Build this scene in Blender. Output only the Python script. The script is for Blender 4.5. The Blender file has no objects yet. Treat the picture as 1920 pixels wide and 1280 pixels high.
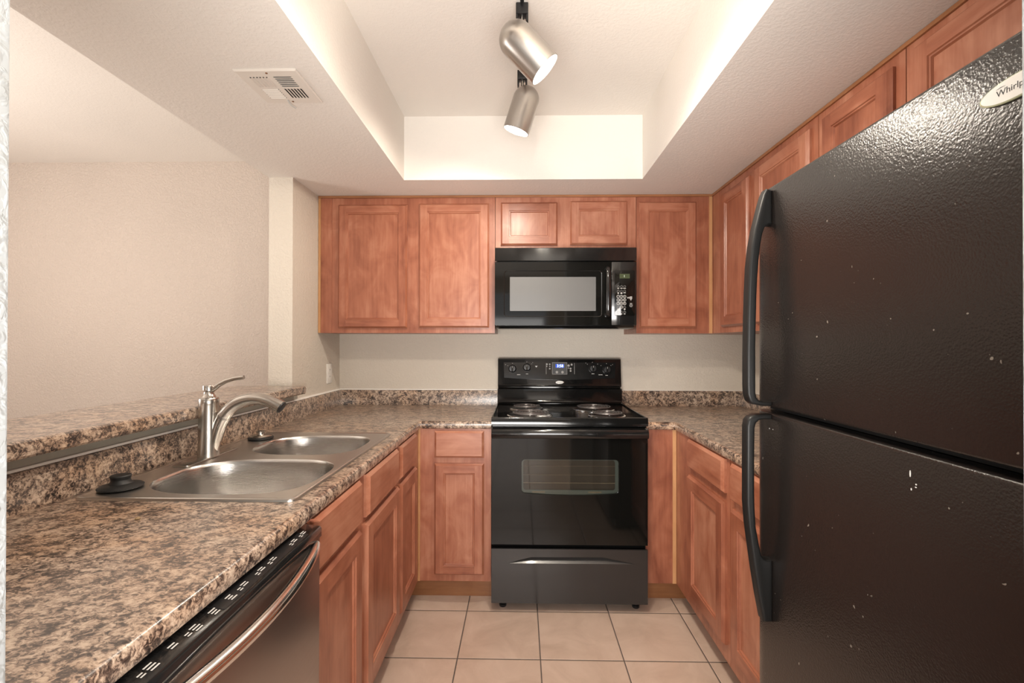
import bpy, bmesh, math, random
from mathutils import Vector, Matrix
from mathutils.geometry import tessellate_polygon

random.seed(7)
SC = bpy.context.scene
COL = SC.collection
PI = math.pi

# ------------------------------------------------------------------ camera
cam = bpy.data.cameras.new('camera')
cam.sensor_width = 36.0
cam.lens = 874.03 / 1920.0 * 36.0
cam.clip_start = 0.02
camo = bpy.data.objects.new('camera', cam)
COL.objects.link(camo)
_yaw, _pit, _rol = 0.0193, 0.0049, 0.0015
_f = Vector((-math.sin(_yaw) * math.cos(_pit), math.cos(_yaw) * math.cos(_pit), math.sin(_pit)))
_r = Vector((math.cos(_yaw), math.sin(_yaw), 0))
_u = _r.cross(_f)
_r2 = _r * math.cos(_rol) + _u * math.sin(_rol)
_u2 = _u * math.cos(_rol) - _r * math.sin(_rol)
_m = Matrix((_r2, _u2, -_f)).transposed().to_4x4()
_m.translation = Vector((0, 0, 1.3019))
camo.matrix_world = _m
SC.camera = camo

# ------------------------------------------------------------------ world, big lights, exposure
SC.view_settings.view_transform = 'Standard'
SC.view_settings.look = 'None'
SC.view_settings.gamma = 1.0
SC.view_settings.use_curve_mapping = False
SC.view_settings.exposure = 0.98
w = bpy.data.worlds.new('world')
SC.world = w
w.use_nodes = True
w.node_tree.nodes['Background'].inputs[0].default_value = (0.95, 0.97, 1.0, 1)
w.node_tree.nodes['Background'].inputs[1].default_value = 0.5

def area_light(name, loc, target, sx, sy, power, color):
    l = bpy.data.lights.new(name, 'AREA')
    l.shape = 'RECTANGLE'; l.size = sx; l.size_y = sy
    l.energy = power; l.color = color
    o = bpy.data.objects.new(name, l)
    COL.objects.link(o)
    o.location = loc
    o.rotation_euler = (Vector(target) - Vector(loc)).to_track_quat('-Z', 'Y').to_euler()
    return o

# added fill lamps out of view, at the rear opening and the dining room window
area_light('added_rear_fill', (-0.9, -3.12, 0.95), (-0.3, 3.0, 1.25), 2.6, 1.6, 34, (1.0, 0.96, 0.92))
area_light('added_dining_fill', (-4.12, 0.9, 1.5), (0, 1.4, 1.4), 1.5, 1.2, 7.5, (1.0, 0.945, 0.895))
# added soft fill lamp behind the camera, turned up to brighten the ceiling
area_light('added_ceiling_fill', (-0.03, -0.45, 1.00), (0.0, 0.45, 2.14), 1.0, 0.8, 36, (1.0, 0.965, 0.92))
# added unseen uplight in the dining room, there to brighten its ceiling
area_light('added_dining_uplight', (-2.7, 1.2, 1.35), (-2.6, 1.7, 2.469), 0.5, 0.5, 11, (1.0, 0.93, 0.86))
HEAD_POWER = 16.5
HEAD_COLOR = (1.0, 0.89, 0.75)

# ------------------------------------------------------------------ material helpers
def new_mat(name):
    m = bpy.data.materials.new(name)
    m.use_nodes = True
    nt = m.node_tree
    return m, nt, nt.nodes['Principled BSDF']

def N(nt, typ, **kw):
    n = nt.nodes.new(typ)
    for k, v in kw.items():
        if k.startswith('i_'):
            key = k[2:]
            key = int(key) if key.isdigit() else key
            n.inputs[key].default_value = v
        else:
            setattr(n, k, v)
    return n

def ramp(nt, stops, interp='LINEAR'):
    n = nt.nodes.new('ShaderNodeValToRGB')
    cr = n.color_ramp
    cr.interpolation = interp
    while len(cr.elements) < len(stops):
        cr.elements.new(0.5)
    for e, (p, c) in zip(cr.elements, stops):
        e.position = p
        e.color = (c[0], c[1], c[2], 1)
    return n

def flat(name, color, rough=0.5, metal=0.0, spec=0.5, coat=0.0, bump=0.0, bscale=200.0, emit=None, estr=0.0, tint=None):
    m, nt, b = new_mat(name)
    b.inputs['Base Color'].default_value = (*color, 1)
    b.inputs['Roughness'].default_value = rough
    b.inputs['Metallic'].default_value = metal
    b.inputs['Specular IOR Level'].default_value = spec
    b.inputs['Coat Weight'].default_value = coat
    b.inputs['Coat Roughness'].default_value = 0.08
    if emit:
        b.inputs['Emission Color'].default_value = (*emit, 1)
        b.inputs['Emission Strength'].default_value = estr
    tc = N(nt, 'ShaderNodeTexCoord')
    nz = N(nt, 'ShaderNodeTexNoise', i_Scale=bscale, i_Detail=3.0, i_Roughness=0.6)
    nt.links.new(tc.outputs['Object'], nz.inputs['Vector'])
    # faint breakup of the gloss so that no surface is perfectly uniform
    mr = N(nt, 'ShaderNodeMapRange')
    mr.inputs['To Min'].default_value = max(0.02, rough - 0.04)
    mr.inputs['To Max'].default_value = min(1.0, rough + 0.04)
    nt.links.new(nz.outputs['Fac'], mr.inputs['Value'])
    nt.links.new(mr.outputs[0], b.inputs['Roughness'])
    if bump:
        bp = N(nt, 'ShaderNodeBump', i_Strength=bump, i_Distance=0.004)
        nt.links.new(nz.outputs['Fac'], bp.inputs['Height'])
        nt.links.new(bp.outputs[0], b.inputs['Normal'])
    return m

def paint(name, color, bump=0.25, scale=70.0, dist=0.004):
    """orange-peel textured wall paint"""
    m, nt, b = new_mat(name)
    tc = N(nt, 'ShaderNodeTexCoord')
    n1 = N(nt, 'ShaderNodeTexNoise', i_Scale=scale, i_Detail=3.0, i_Roughness=0.5, i_Distortion=0.6)
    n2 = N(nt, 'ShaderNodeTexNoise', i_Scale=1.3, i_Detail=2.0)
    nt.links.new(tc.outputs['Object'], n1.inputs['Vector'])
    nt.links.new(tc.outputs['Object'], n2.inputs['Vector'])
    r = ramp(nt, [(0.3, [c * 0.97 for c in color]), (0.7, [min(1, c * 1.03) for c in color])])
    nt.links.new(n2.outputs['Fac'], r.inputs[0])
    nt.links.new(r.outputs[0], b.inputs['Base Color'])
    b.inputs['Roughness'].default_value = 0.75
    b.inputs['Specular IOR Level'].default_value = 0.25
    rr = ramp(nt, [(0.42, (0, 0, 0)), (0.62, (1, 1, 1))])
    nt.links.new(n1.outputs['Fac'], rr.inputs[0])
    bp = N(nt, 'ShaderNodeBump', i_Strength=bump, i_Distance=dist)
    nt.links.new(rr.outputs[0], bp.inputs['Height'])
    nt.links.new(bp.outputs[0], b.inputs['Normal'])
    return m

def wood(name, axis, c_dark, c_mid, c_light, rough=0.36):
    m, nt, b = new_mat(name)
    tc = N(nt, 'ShaderNodeTexCoord')
    oi = N(nt, 'ShaderNodeObjectInfo')
    mul = N(nt, 'ShaderNodeVectorMath', operation='SCALE')
    comb = N(nt, 'ShaderNodeCombineXYZ')
    for k in range(3):
        nt.links.new(oi.outputs['Random'], comb.inputs[k])
    nt.links.new(comb.outputs[0], mul.inputs[0])
    mul.inputs['Scale'].default_value = 23.0
    add = N(nt, 'ShaderNodeVectorMath', operation='ADD')
    nt.links.new(tc.outputs['Object'], add.inputs[0])
    nt.links.new(mul.outputs[0], add.inputs[1])
    mp = N(nt, 'ShaderNodeMapping')
    s = [55.0, 55.0, 55.0]
    s['xyz'.index(axis)] = 3.5
    mp.inputs['Scale'].default_value = s
    nt.links.new(add.outputs[0], mp.inputs['Vector'])
    fine = N(nt, 'ShaderNodeTexNoise', i_Scale=1.0, i_Detail=5.0, i_Roughness=0.62, i_Distortion=0.4)
    nt.links.new(mp.outputs[0], fine.inputs['Vector'])
    mp2 = N(nt, 'ShaderNodeMapping')
    s2 = [9.0, 9.0, 9.0]
    s2['xyz'.index(axis)] = 5.5
    mp2.inputs['Scale'].default_value = s2
    nt.links.new(add.outputs[0], mp2.inputs['Vector'])
    blot = N(nt, 'ShaderNodeTexNoise', i_Scale=1.0, i_Detail=3.0, i_Roughness=0.55, i_Distortion=0.8)
    nt.links.new(mp2.outputs[0], blot.inputs['Vector'])
    mix = N(nt, 'ShaderNodeMix', data_type='FLOAT')
    mix.inputs['Factor'].default_value = 0.6
    nt.links.new(fine.outputs['Fac'], mix.inputs[2])
    nt.links.new(blot.outputs['Fac'], mix.inputs[3])
    # each board takes the stain a little differently
    off = N(nt, 'ShaderNodeMath', operation='MULTIPLY_ADD')
    off.inputs[1].default_value = 0.16
    nt.links.new(oi.outputs['Random'], off.inputs[0])
    nt.links.new(mix.outputs[0], off.inputs[2])
    r = ramp(nt, [(0.34, c_dark), (0.57, c_mid), (0.80, c_light)])
    nt.links.new(off.outputs[0], r.inputs[0])
    nt.links.new(r.outputs[0], b.inputs['Base Color'])
    b.inputs['Roughness'].default_value = rough
    b.inputs['Coat Weight'].default_value = 0.25
    b.inputs['Coat Roughness'].default_value = 0.25
    bp = N(nt, 'ShaderNodeBump', i_Strength=0.06, i_Distance=0.001)
    nt.links.new(fine.outputs['Fac'], bp.inputs['Height'])
    nt.links.new(bp.outputs[0], b.inputs['Normal'])
    return m

def laminate(name, stretch=(1, 1, 1)):
    """granite-look laminate: tan ground, dark brown clouds and black flecks"""
    m, nt, b = new_mat(name)
    tc = N(nt, 'ShaderNodeTexCoord')
    mp = N(nt, 'ShaderNodeMapping')
    mp.inputs['Scale'].default_value = stretch
    nt.links.new(tc.outputs['Object'], mp.inputs['Vector'])
    n1 = N(nt, 'ShaderNodeTexNoise', i_Scale=32.0, i_Detail=9.0, i_Roughness=0.66, i_Distortion=0.7)
    n2 = N(nt, 'ShaderNodeTexNoise', i_Scale=115.0, i_Detail=6.0, i_Roughness=0.7, i_Distortion=1.0)
    n3 = N(nt, 'ShaderNodeTexNoise', i_Scale=7.0, i_Detail=3.0, i_Roughness=0.5)
    n4 = N(nt, 'ShaderNodeTexNoise', i_Scale=58.0, i_Detail=6.0, i_Roughness=0.72, i_Distortion=1.2)
    for n in (n1, n2, n3, n4):
        nt.links.new(mp.outputs[0], n.inputs['Vector'])
    base = ramp(nt, [(0.415, (0.024, 0.017, 0.015)), (0.470, (0.110, 0.076, 0.060)), (0.512, (0.35, 0.252, 0.188)), (0.59, (0.58, 0.46, 0.36))])
    mixf = N(nt, 'ShaderNodeMix', data_type='FLOAT')
    mixf.inputs['Factor'].default_value = 0.56
    nt.links.new(n1.outputs['Fac'], mixf.inputs[2])
    nt.links.new(n2.outputs['Fac'], mixf.inputs[3])
    nt.links.new(mixf.outputs[0], base.inputs[0])
    # warm amber veins in places
    mx = N(nt, 'ShaderNodeMix', data_type='RGBA', blend_type='MULTIPLY')
    amb = ramp(nt, [(0.45, (1, 1, 1)), (0.72, (1.0, 0.70, 0.42))])
    nt.links.new(n3.outputs['Fac'], amb.inputs[0])
    mx.inputs['Factor'].default_value = 0.45
    nt.links.new(base.outputs[0], mx.inputs[6])
    nt.links.new(amb.outputs[0], mx.inputs[7])
    # dark flecks
    fl = ramp(nt, [(0.58, (1, 1, 1)), (0.66, (0.16, 0.13, 0.13))])
    nt.links.new(n4.outputs['Fac'], fl.inputs[0])
    mx2 = N(nt, 'ShaderNodeMix', data_type='RGBA', blend_type='MULTIPLY')
    mx2.inputs['Factor'].default_value = 0.9
    nt.links.new(mx.outputs[2], mx2.inputs[6])
    nt.links.new(fl.outputs[0], mx2.inputs[7])
    nt.links.new(mx2.outputs[2], b.inputs['Base Color'])
    b.inputs['Roughness'].default_value = 0.30
    b.inputs['Coat Weight'].default_value = 0.7
    b.inputs['Coat Roughness'].default_value = 0.22
    bp = N(nt, 'ShaderNodeBump', i_Strength=0.10, i_Distance=0.001)
    nt.links.new(n2.outputs['Fac'], bp.inputs['Height'])
    nt.links.new(bp.outputs[0], b.inputs['Normal'])
    return m

def brushed(name, color, rough, scale=(4, 400, 400), bump=0.05):
    m, nt, b = new_mat(name)
    tc = N(nt, 'ShaderNodeTexCoord')
    mp = N(nt, 'ShaderNodeMapping')
    mp.inputs['Scale'].default_value = scale
    nt.links.new(tc.outputs['Object'], mp.inputs['Vector'])
    nz = N(nt, 'ShaderNodeTexNoise', i_Scale=1.0, i_Detail=4.0)
    nt.links.new(mp.outputs[0], nz.inputs['Vector'])
    b.inputs['Base Color'].default_value = (*color, 1)
    b.inputs['Metallic'].default_value = 1.0
    mr = N(nt, 'ShaderNodeMapRange')
    mr.inputs['To Min'].default_value = rough * 0.8
    mr.inputs['To Max'].default_value = rough * 1.25
    nt.links.new(nz.outputs['Fac'], mr.inputs['Value'])
    nt.links.new(mr.outputs[0], b.inputs['Roughness'])
    bp = N(nt, 'ShaderNodeBump', i_Strength=bump, i_Distance=0.001)
    nt.links.new(nz.outputs['Fac'], bp.inputs['Height'])
    nt.links.new(bp.outputs[0], b.inputs['Normal'])
    return m

def tiles(name):
    """square ceramic floor tiles, 34 cm, slightly cloudy, sunk grout"""
    m, nt, b = new_mat(name)
    T = 0.3437
    tc = N(nt, 'ShaderNodeTexCoord')
    sep = N(nt, 'ShaderNodeSeparateXYZ')
    nt.links.new(tc.outputs['Object'], sep.inputs[0])
    dists, cells = [], []
    for k, o in ((0, -0.2615), (1, 2.2743)):
        a = N(nt, 'ShaderNodeMath', operation='SUBTRACT'); a.inputs[1].default_value = o
        nt.links.new(sep.outputs[k], a.inputs[0])
        d = N(nt, 'ShaderNodeMath', operation='DIVIDE'); d.inputs[1].default_value = T
        nt.links.new(a.outputs[0], d.inputs[0])
        fl = N(nt, 'ShaderNodeMath', operation='FLOOR'); nt.links.new(d.outputs[0], fl.inputs[0]); cells.append(fl)
        fr = N(nt, 'ShaderNodeMath', operation='FRACT'); nt.links.new(d.outputs[0], fr.inputs[0])
        s = N(nt, 'ShaderNodeMath', operation='SUBTRACT'); s.inputs[1].default_value = 0.5
        nt.links.new(fr.outputs[0], s.inputs[0])
        ab = N(nt, 'ShaderNodeMath', operation='ABSOLUTE'); nt.links.new(s.outputs[0], ab.inputs[0])
        dists.append(ab)
    mx = N(nt, 'ShaderNodeMath', operation='MAXIMUM')
    nt.links.new(dists[0].outputs[0], mx.inputs[0]); nt.links.new(dists[1].outputs[0], mx.inputs[1])
    g = N(nt, 'ShaderNodeMapRange')
    g.inputs['From Min'].default_value = 0.4925
    g.inputs['From Max'].default_value = 0.4945
    nt.links.new(mx.outputs[0], g.inputs['Value'])
    cv = N(nt, 'ShaderNodeCombineXYZ')
    nt.links.new(cells[0].outputs[0], cv.inputs[0]); nt.links.new(cells[1].outputs[0], cv.inputs[1])
    wn = N(nt, 'ShaderNodeTexWhiteNoise', noise_dimensions='2D')
    nt.links.new(cv.outputs[0], wn.inputs['Vector'])
    ad = N(nt, 'ShaderNodeVectorMath', operation='MULTIPLY_ADD')
    ad.inputs[1].default_value = (5, 5, 5)
    nt.links.new(wn.outputs['Color'], ad.inputs[0]); nt.links.new(tc.outputs['Object'], ad.inputs[2])
    nz = N(nt, 'ShaderNodeTexNoise', i_Scale=6.0, i_Detail=6.0, i_Roughness=0.6, i_Distortion=0.8)
    nt.links.new(ad.outputs[0], nz.inputs['Vector'])
    r = ramp(nt, [(0.3, (0.50, 0.370, 0.290)), (0.5, (0.575, 0.435, 0.350)), (0.72, (0.65, 0.505, 0.415))])
    nt.links.new(nz.outputs['Fac'], r.inputs[0])
    mix = N(nt, 'ShaderNodeMix', data_type='RGBA')
    nt.links.new(g.outputs[0], mix.inputs['Factor'])
    nt.links.new(r.outputs[0], mix.inputs[6])
    mix.inputs[7].default_value = (0.10, 0.08, 0.07, 1)
    nt.links.new(mix.outputs[2], b.inputs['Base Color'])
    rg = N(nt, 'ShaderNodeMapRange')
    rg.inputs['To Min'].default_value = 0.30; rg.inputs['To Max'].default_value = 0.9
    nt.links.new(g.outputs[0], rg.inputs['Value']); nt.links.new(rg.outputs[0], b.inputs['Roughness'])
    h = N(nt, 'ShaderNodeMapRange')
    h.inputs['From Min'].default_value = 0.485; h.inputs['From Max'].default_value = 0.496
    h.inputs['To Min'].default_value = 1.0; h.inputs['To Max'].default_value = 0.0
    nt.links.new(mx.outputs[0], h.inputs['Value'])
    bp = N(nt, 'ShaderNodeBump', i_Strength=0.6, i_Distance=0.003)
    nt.links.new(h.outputs[0], bp.inputs['Height'])
    nt.links.new(bp.outputs[0], b.inputs['Normal'])
    return m

def pebbled_black(name):
    """fridge door enamel: black with an embossed leather grain"""
    m, nt, b = new_mat(name)
    tc = N(nt, 'ShaderNodeTexCoord')
    n0 = N(nt, 'ShaderNodeTexNoise', i_Scale=60.0, i_Detail=1.0)
    nt.links.new(tc.outputs['Object'], n0.inputs['Vector'])
    mixv = N(nt, 'ShaderNodeMix', data_type='VECTOR')
    mixv.inputs['Factor'].default_value = 0.004
    nt.links.new(tc.outputs['Object'], mixv.inputs[4]); nt.links.new(n0.outputs['Color'], mixv.inputs[5])
    v = N(nt, 'ShaderNodeTexVoronoi', i_Scale=270.0, feature='SMOOTH_F1')
    v.inputs['Smoothness'].default_value = 0.6
    nt.links.new(mixv.outputs[1], v.inputs['Vector'])
    n2 = N(nt, 'ShaderNodeTexNoise', i_Scale=360.0, i_Detail=2.0, i_Distortion=0.6)
    nt.links.new(tc.outputs['Object'], n2.inputs['Vector'])
    ad = N(nt, 'ShaderNodeMath', operation='ADD')
    nt.links.new(v.outputs['Distance'], ad.inputs[0]); nt.links.new(n2.outputs['Fac'], ad.inputs[1])
    bp = N(nt, 'ShaderNodeBump', i_Strength=0.19, i_Distance=0.0015)
    nt.links.new(ad.outputs[0], bp.inputs['Height'])
    nt.links.new(bp.outputs[0], b.inputs['Normal'])
    n3 = N(nt, 'ShaderNodeTexNoise', i_Scale=3.0, i_Detail=4.0, i_Roughness=0.6)
    nt.links.new(tc.outputs['Object'], n3.inputs['Vector'])
    rr = N(nt, 'ShaderNodeMapRange')
    b.inputs['Specular IOR Level'].default_value = 0.5
    rr.inputs['To Min'].default_value = 0.17; rr.inputs['To Max'].default_value = 0.29
    nt.links.new(n3.outputs['Fac'], rr.inputs['Value']); nt.links.new(rr.outputs[0], b.inputs['Roughness'])
    # a few specks of dried splashes
    sp = N(nt, 'ShaderNodeTexNoise', i_Scale=95.0, i_Detail=1.0)
    nt.links.new(tc.outputs['Object'], sp.inputs['Vector'])
    r = ramp(nt, [(0.785, (0.013, 0.0105, 0.0095)), (0.80, (0.16, 0.14, 0.12))])
    nt.links.new(sp.outputs['Fac'], r.inputs[0])
    nt.links.new(r.outputs[0], b.inputs['Base Color'])
    return m

def glass_tint(name, tint, rough=0.02, fres=1.5):
    m = bpy.data.materials.new(name)
    m.use_nodes = True
    nt = m.node_tree
    nt.nodes.clear()
    out = nt.nodes.new('ShaderNodeOutputMaterial')
    tr = nt.nodes.new('ShaderNodeBsdfTransparent'); tr.inputs[0].default_value = (*tint, 1)
    gl = nt.nodes.new('ShaderNodeBsdfGlossy'); gl.inputs['Roughness'].default_value = rough
    fr = nt.nodes.new('ShaderNodeFresnel'); fr.inputs[0].default_value = fres
    mx = nt.nodes.new('ShaderNodeMixShader')
    nt.links.new(fr.outputs[0], mx.inputs[0]); nt.links.new(tr.outputs[0], mx.inputs[1]); nt.links.new(gl.outputs[0], mx.inputs[2])
    nt.links.new(mx.outputs[0], out.inputs[0])
    return m

def perforated(name):
    """microwave window screen: fine grey perforated metal"""
    m, nt, b = new_mat(name)
    tc = N(nt, 'ShaderNodeTexCoord')
    v = N(nt, 'ShaderNodeTexVoronoi', i_Scale=420.0)
    v.inputs['Randomness'].default_value = 0.0
    nt.links.new(tc.outputs['Object'], v.inputs['Vector'])
    r = ramp(nt, [(0.30, (0.05, 0.05, 0.05)), (0.42, (0.15, 0.15, 0.148))])
    nt.links.new(v.outputs['Distance'], r.inputs[0])
    nt.links.new(r.outputs[0], b.inputs['Base Color'])
    b.inputs['Roughness'].default_value = 0.3
    b.inputs['Coat Weight'].default_value = 0.5
    b.inputs['Coat Roughness'].default_value = 0.03
    b.inputs['Coat IOR'].default_value = 1.45
    return m

WD, WM, WL = (0.200, 0.058, 0.030), (0.345, 0.122, 0.067), (0.49, 0.225, 0.140)
M = dict(
    wall=paint('warm_white_paint', (0.66, 0.60, 0.52), 0.35, 80),
    wall_din=paint('beige_paint', (0.60, 0.515, 0.45), 0.6, 80),
    wall_entry=paint('cool_white_paint', (0.42, 0.45, 0.47), 0.3, 60, 0.005),
    ceil=paint('ceiling_paint', (0.78, 0.74, 0.69), 0.13, 90),
    board=paint('grey_board', (0.36, 0.34, 0.29), 0.1, 60),
    caulk=flat('white_caulk', (0.90, 0.87, 0.82), 0.5),
    floor=tiles('ceramic_tile'),
    wood_v=wood('maple_stain_vertical', 'z', WD, WM, WL),
    wood_h=wood('maple_stain_horizontal', 'x', WD, WM, WL),
    wood_raw=wood('pale_edge_wood', 'z', (0.42, 0.20, 0.08), (0.52, 0.27, 0.12), (0.60, 0.33, 0.16)),
    wood_trim=wood('scribe_wood', 'x', (0.26, 0.105, 0.040), (0.34, 0.145, 0.060), (0.42, 0.19, 0.085)),
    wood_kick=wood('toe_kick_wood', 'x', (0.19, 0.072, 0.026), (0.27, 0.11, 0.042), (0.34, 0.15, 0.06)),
    carcass=flat('carcass_ply', (0.45, 0.30, 0.17), 0.6),
    lam=laminate('granite_laminate', (0.75, 1.0, 1.0)),
    lam_v=laminate('granite_laminate_splash', (1.0, 1.0, 1.0)),
    steel=brushed('brushed_steel', (0.66, 0.64, 0.61), 0.30),
    bowl=brushed('satin_bowl_steel', (0.66, 0.65, 0.63), 0.20, (25, 25, 700), 0.35),
    nickel=brushed('brushed_nickel', (0.60, 0.57, 0.53), 0.24, (500, 500, 6)),
    lampmetal=brushed('satin_lamp_metal', (0.43, 0.405, 0.38), 0.30, (600, 600, 600), 0.02),
    dwsteel=brushed('dishwasher_steel', (0.44, 0.40, 0.375), 0.30, (300, 3, 300)),
    chrome=flat('chrome', (0.80, 0.78, 0.76), 0.13, 1.0),
    coil=flat('coil_metal', (0.20, 0.19, 0.19), 0.38, 0.8),
    enamel=flat('black_enamel', (0.006, 0.006, 0.006), 0.10, 0, 0.42, 0.0),
    blackglass=flat('black_glass', (0.005, 0.005, 0.0045), 0.05, 0, 0.36, 0.0),
    drawerblk=flat('satin_black_enamel', (0.022, 0.021, 0.021), 0.16, 0, 0.5, 0.2),
    pullblk=flat('drawer_pull_black', (0.035, 0.034, 0.033), 0.24, 0, 0.8, 0.3),
    black=flat('black_plastic', (0.012, 0.012, 0.013), 0.30),
    gloss=flat('gloss_black_plastic', (0.010, 0.010, 0.010), 0.12, 0, 0.5, 0.3),
    handle=flat('soft_black_handle', (0.010, 0.0098, 0.0096), 0.42, 0, 0.28),
    rubber=flat('black_rubber', (0.015, 0.015, 0.015), 0.5),
    dark=flat('dark_void', (0.006, 0.006, 0.006), 0.8),
    gasket=flat('gasket', (0.012, 0.012, 0.012), 0.7),
    cavity=flat('oven_liner_reflection', (0.26, 0.24, 0.215), 0.45),  # lightened base stands in for the room's reflection on the glass
    teal=flat('glass_edge', (0.50, 0.66, 0.66), 0.3),
    rack=flat('rack_wire_glint', (0.95, 0.86, 0.68), 0.35, 0.0),  # pale base: the glint of the wires is put into the colour
    ovenglass=glass_tint('oven_glass', (0.62, 0.60, 0.57)),
    peb=pebbled_black('pebbled_black'),
    perf=perforated('perforated_screen'),
    badge=flat('badge_white', (0.80, 0.80, 0.76), 0.25, 0.0, 0.5, 0.5),
    badge_rim=flat('badge_rim', (0.60, 0.66, 0.45), 0.25, 0.4),
    ink=flat('dark_ink', (0.03, 0.03, 0.03), 0.5),
    print=flat('white_print', (0.62, 0.61, 0.59), 0.5),
    greyprint=flat('grey_print', (0.30, 0.29, 0.28), 0.5),
    lcd=flat('lcd_green', (0.060, 0.075, 0.040), 0.2),
    lcdblue=flat('lcd_blue', (0.01, 0.03, 0.14), 0.2, emit=(0.02, 0.07, 0.5), estr=0.7),
    digits=flat('lit_digits', (0.6, 0.75, 1), 0.4, emit=(0.72, 0.86, 1.0), estr=1.4),
    digitw=flat('lit_dots', (0.8, 0.9, 0.8), 0.4, emit=(0.85, 0.95, 0.85), estr=0.9),
    white=flat('white_plastic', (0.78, 0.75, 0.70), 0.35),
    ventw=flat('vent_enamel', (0.72, 0.67, 0.61), 0.4),
    ventgrey=flat('vent_blade', (0.46, 0.45, 0.43), 0.45),
    screw=flat('rusty_screw', (0.28, 0.14, 0.07), 0.5, 0.5),
    bulb=flat('lamp_glow', (1, 1, 1), 0.5, emit=(1.0, 0.95, 0.86), estr=7.0),
    reflector=flat('lamp_inside', (0.9, 0.88, 0.84), 0.35),
    crumb=flat('crumb', (0.32, 0.22, 0.12), 0.8),
)

# ------------------------------------------------------------------ mesh builder
class MB:
    def __init__(self):
        self.bm = bmesh.new()
        self.mats = []
        self.cur = 0
    def mat(self, m):
        if m not in self.mats:
            self.mats.append(m)
        self.cur = self.mats.index(m)
        return self
    def _mark(self, before):
        for f in self.bm.faces:
            if f not in before:
                f.material_index = self.cur
    def _add(self, verts, faces):
        vs = [self.bm.verts.new(v) for v in verts]
        out = []
        for f in faces:
            try:
                nf = self.bm.faces.new([vs[i] for i in f])
                nf.material_index = self.cur
                out.append(nf)
            except ValueError:
                pass
        return vs, out
    def box(self, x0, x1, y0, y1, z0, z1, bev=0.0, seg=2):
        x0, x1 = min(x0, x1), max(x0, x1); y0, y1 = min(y0, y1), max(y0, y1); z0, z1 = min(z0, z1), max(z0, z1)
        v = [(x, y, z) for z in (z0, z1) for y in (y0, y1) for x in (x0, x1)]
        f = [(0, 2, 3, 1), (4, 5, 7, 6), (0, 1, 5, 4), (2, 6, 7, 3), (0, 4, 6, 2), (1, 3, 7, 5)]
        vs, fs = self._add(v, f)
        if bev:
            es = list({e for fc in fs for e in fc.edges})
            r = bmesh.ops.bevel(self.bm, geom=es, offset=bev, segments=seg, profile=0.5, affect='EDGES', clamp_overlap=True)
            for fc in r['faces']:
                fc.material_index = self.cur
        return self
    def prism(self, pts, plane, a0, a1, bev=0.0, seg=2):
        """closed 2-D outline pushed from a0 to a1 along the third axis; plane is 'xy', 'xz' or 'yz'"""
        def P(p, a):
            return {'xy': (p[0], p[1], a), 'xz': (p[0], a, p[1]), 'yz': (a, p[0], p[1])}[plane]
        n = len(pts)
        v = [P(p, a0) for p in pts] + [P(p, a1) for p in pts]
        tris = tessellate_polygon([[Vector((p[0], p[1], 0)) for p in pts]]) if n > 4 else None
        vs = [self.bm.verts.new(q) for q in v]
        fs = []
        caps = [[vs[i] for i in range(n)], [vs[n + i] for i in reversed(range(n))]]
        for c in caps:
            f = self.bm.faces.new(c); fs.append(f)
        for i in range(n):
            j = (i + 1) % n
            fs.append(self.bm.faces.new((vs[i], vs[n + i], vs[n + j], vs[j])))
        for f in fs:
            f.material_index = self.cur
        bmesh.ops.recalc_face_normals(self.bm, faces=fs)
        if bev:
            es = list({e for f in fs[:2] for e in f.edges})
            r = bmesh.ops.bevel(self.bm, geom=es, offset=bev, segments=seg, profile=0.5, affect='EDGES', clamp_overlap=True)
            for fc in r['faces']:
                fc.material_index = self.cur
        return self
    def plate(self, outer, holes, plane, a0, a1):
        """flat plate with holes, a0..a1 thick"""
        def P(p, a):
            return Vector({'xy': (p[0], p[1], a), 'xz': (p[0], a, p[1]), 'yz': (a, p[0], p[1])}[plane])
        loops = [outer] + holes
        flatp = [p for l in loops for p in l]
        tris = tessellate_polygon([[Vector((p[0], p[1], 0)) for p in l] for l in loops])
        lo = [self.bm.verts.new(P(p, a0)) for p in flatp]
        hi = [self.bm.verts.new(P(p, a1)) for p in flatp]
        fs = []
        for t in tris:
            for L in (lo, hi):
                try:
                    fs.append(self.bm.faces.new([L[i] for i in t]))
                except ValueError:
                    pass
        base = 0
        for l in loops:
            n = len(l)
            for i in range(n):
                j = (i + 1) % n
                fs.append(self.bm.faces.new((lo[base + i], lo[base + j], hi[base + j], hi[base + i])))
            base += n
        for f in fs:
            f.material_index = self.cur
        bmesh.ops.recalc_face_normals(self.bm, faces=fs)
        return self
    def rings(self, rings, cap0=True, cap1=True, closed=True):
        vs = [[self.bm.verts.new(p) for p in r] for r in rings]
        n = len(rings[0])
        fs = []
        for a, b in zip(vs[:-1], vs[1:]):
            for i in range(n if closed else n - 1):
                j = (i + 1) % n
                try:
                    fs.append(self.bm.faces.new((a[i], a[j], b[j], b[i])))
                except ValueError:
                    pass
        if cap0:
            fs.append(self.bm.faces.new(list(reversed(vs[0]))))
        if cap1:
            fs.append(self.bm.faces.new(vs[-1]))
        for f in fs:
            f.material_index = self.cur
        bmesh.ops.recalc_face_normals(self.bm, faces=fs)
        return self
    def lathe(self, prof, center=(0, 0, 0), axis=(0, 0, 1), n=32, cap0=True, cap1=True):
        """profile of (radius, height) pairs turned around axis through center"""
        ax = Vector(axis).normalized()
        q = Vector((0, 0, 1)).rotation_difference(ax).to_matrix()
        c = Vector(center)
        rings = []
        for r, h in prof:
            r = max(r, 1e-5)
            rings.append([c + q @ Vector((r * math.cos(2 * PI * i / n), r * math.sin(2 * PI * i / n), h)) for i in range(n)])
        return self.rings(rings, cap0, cap1)
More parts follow.
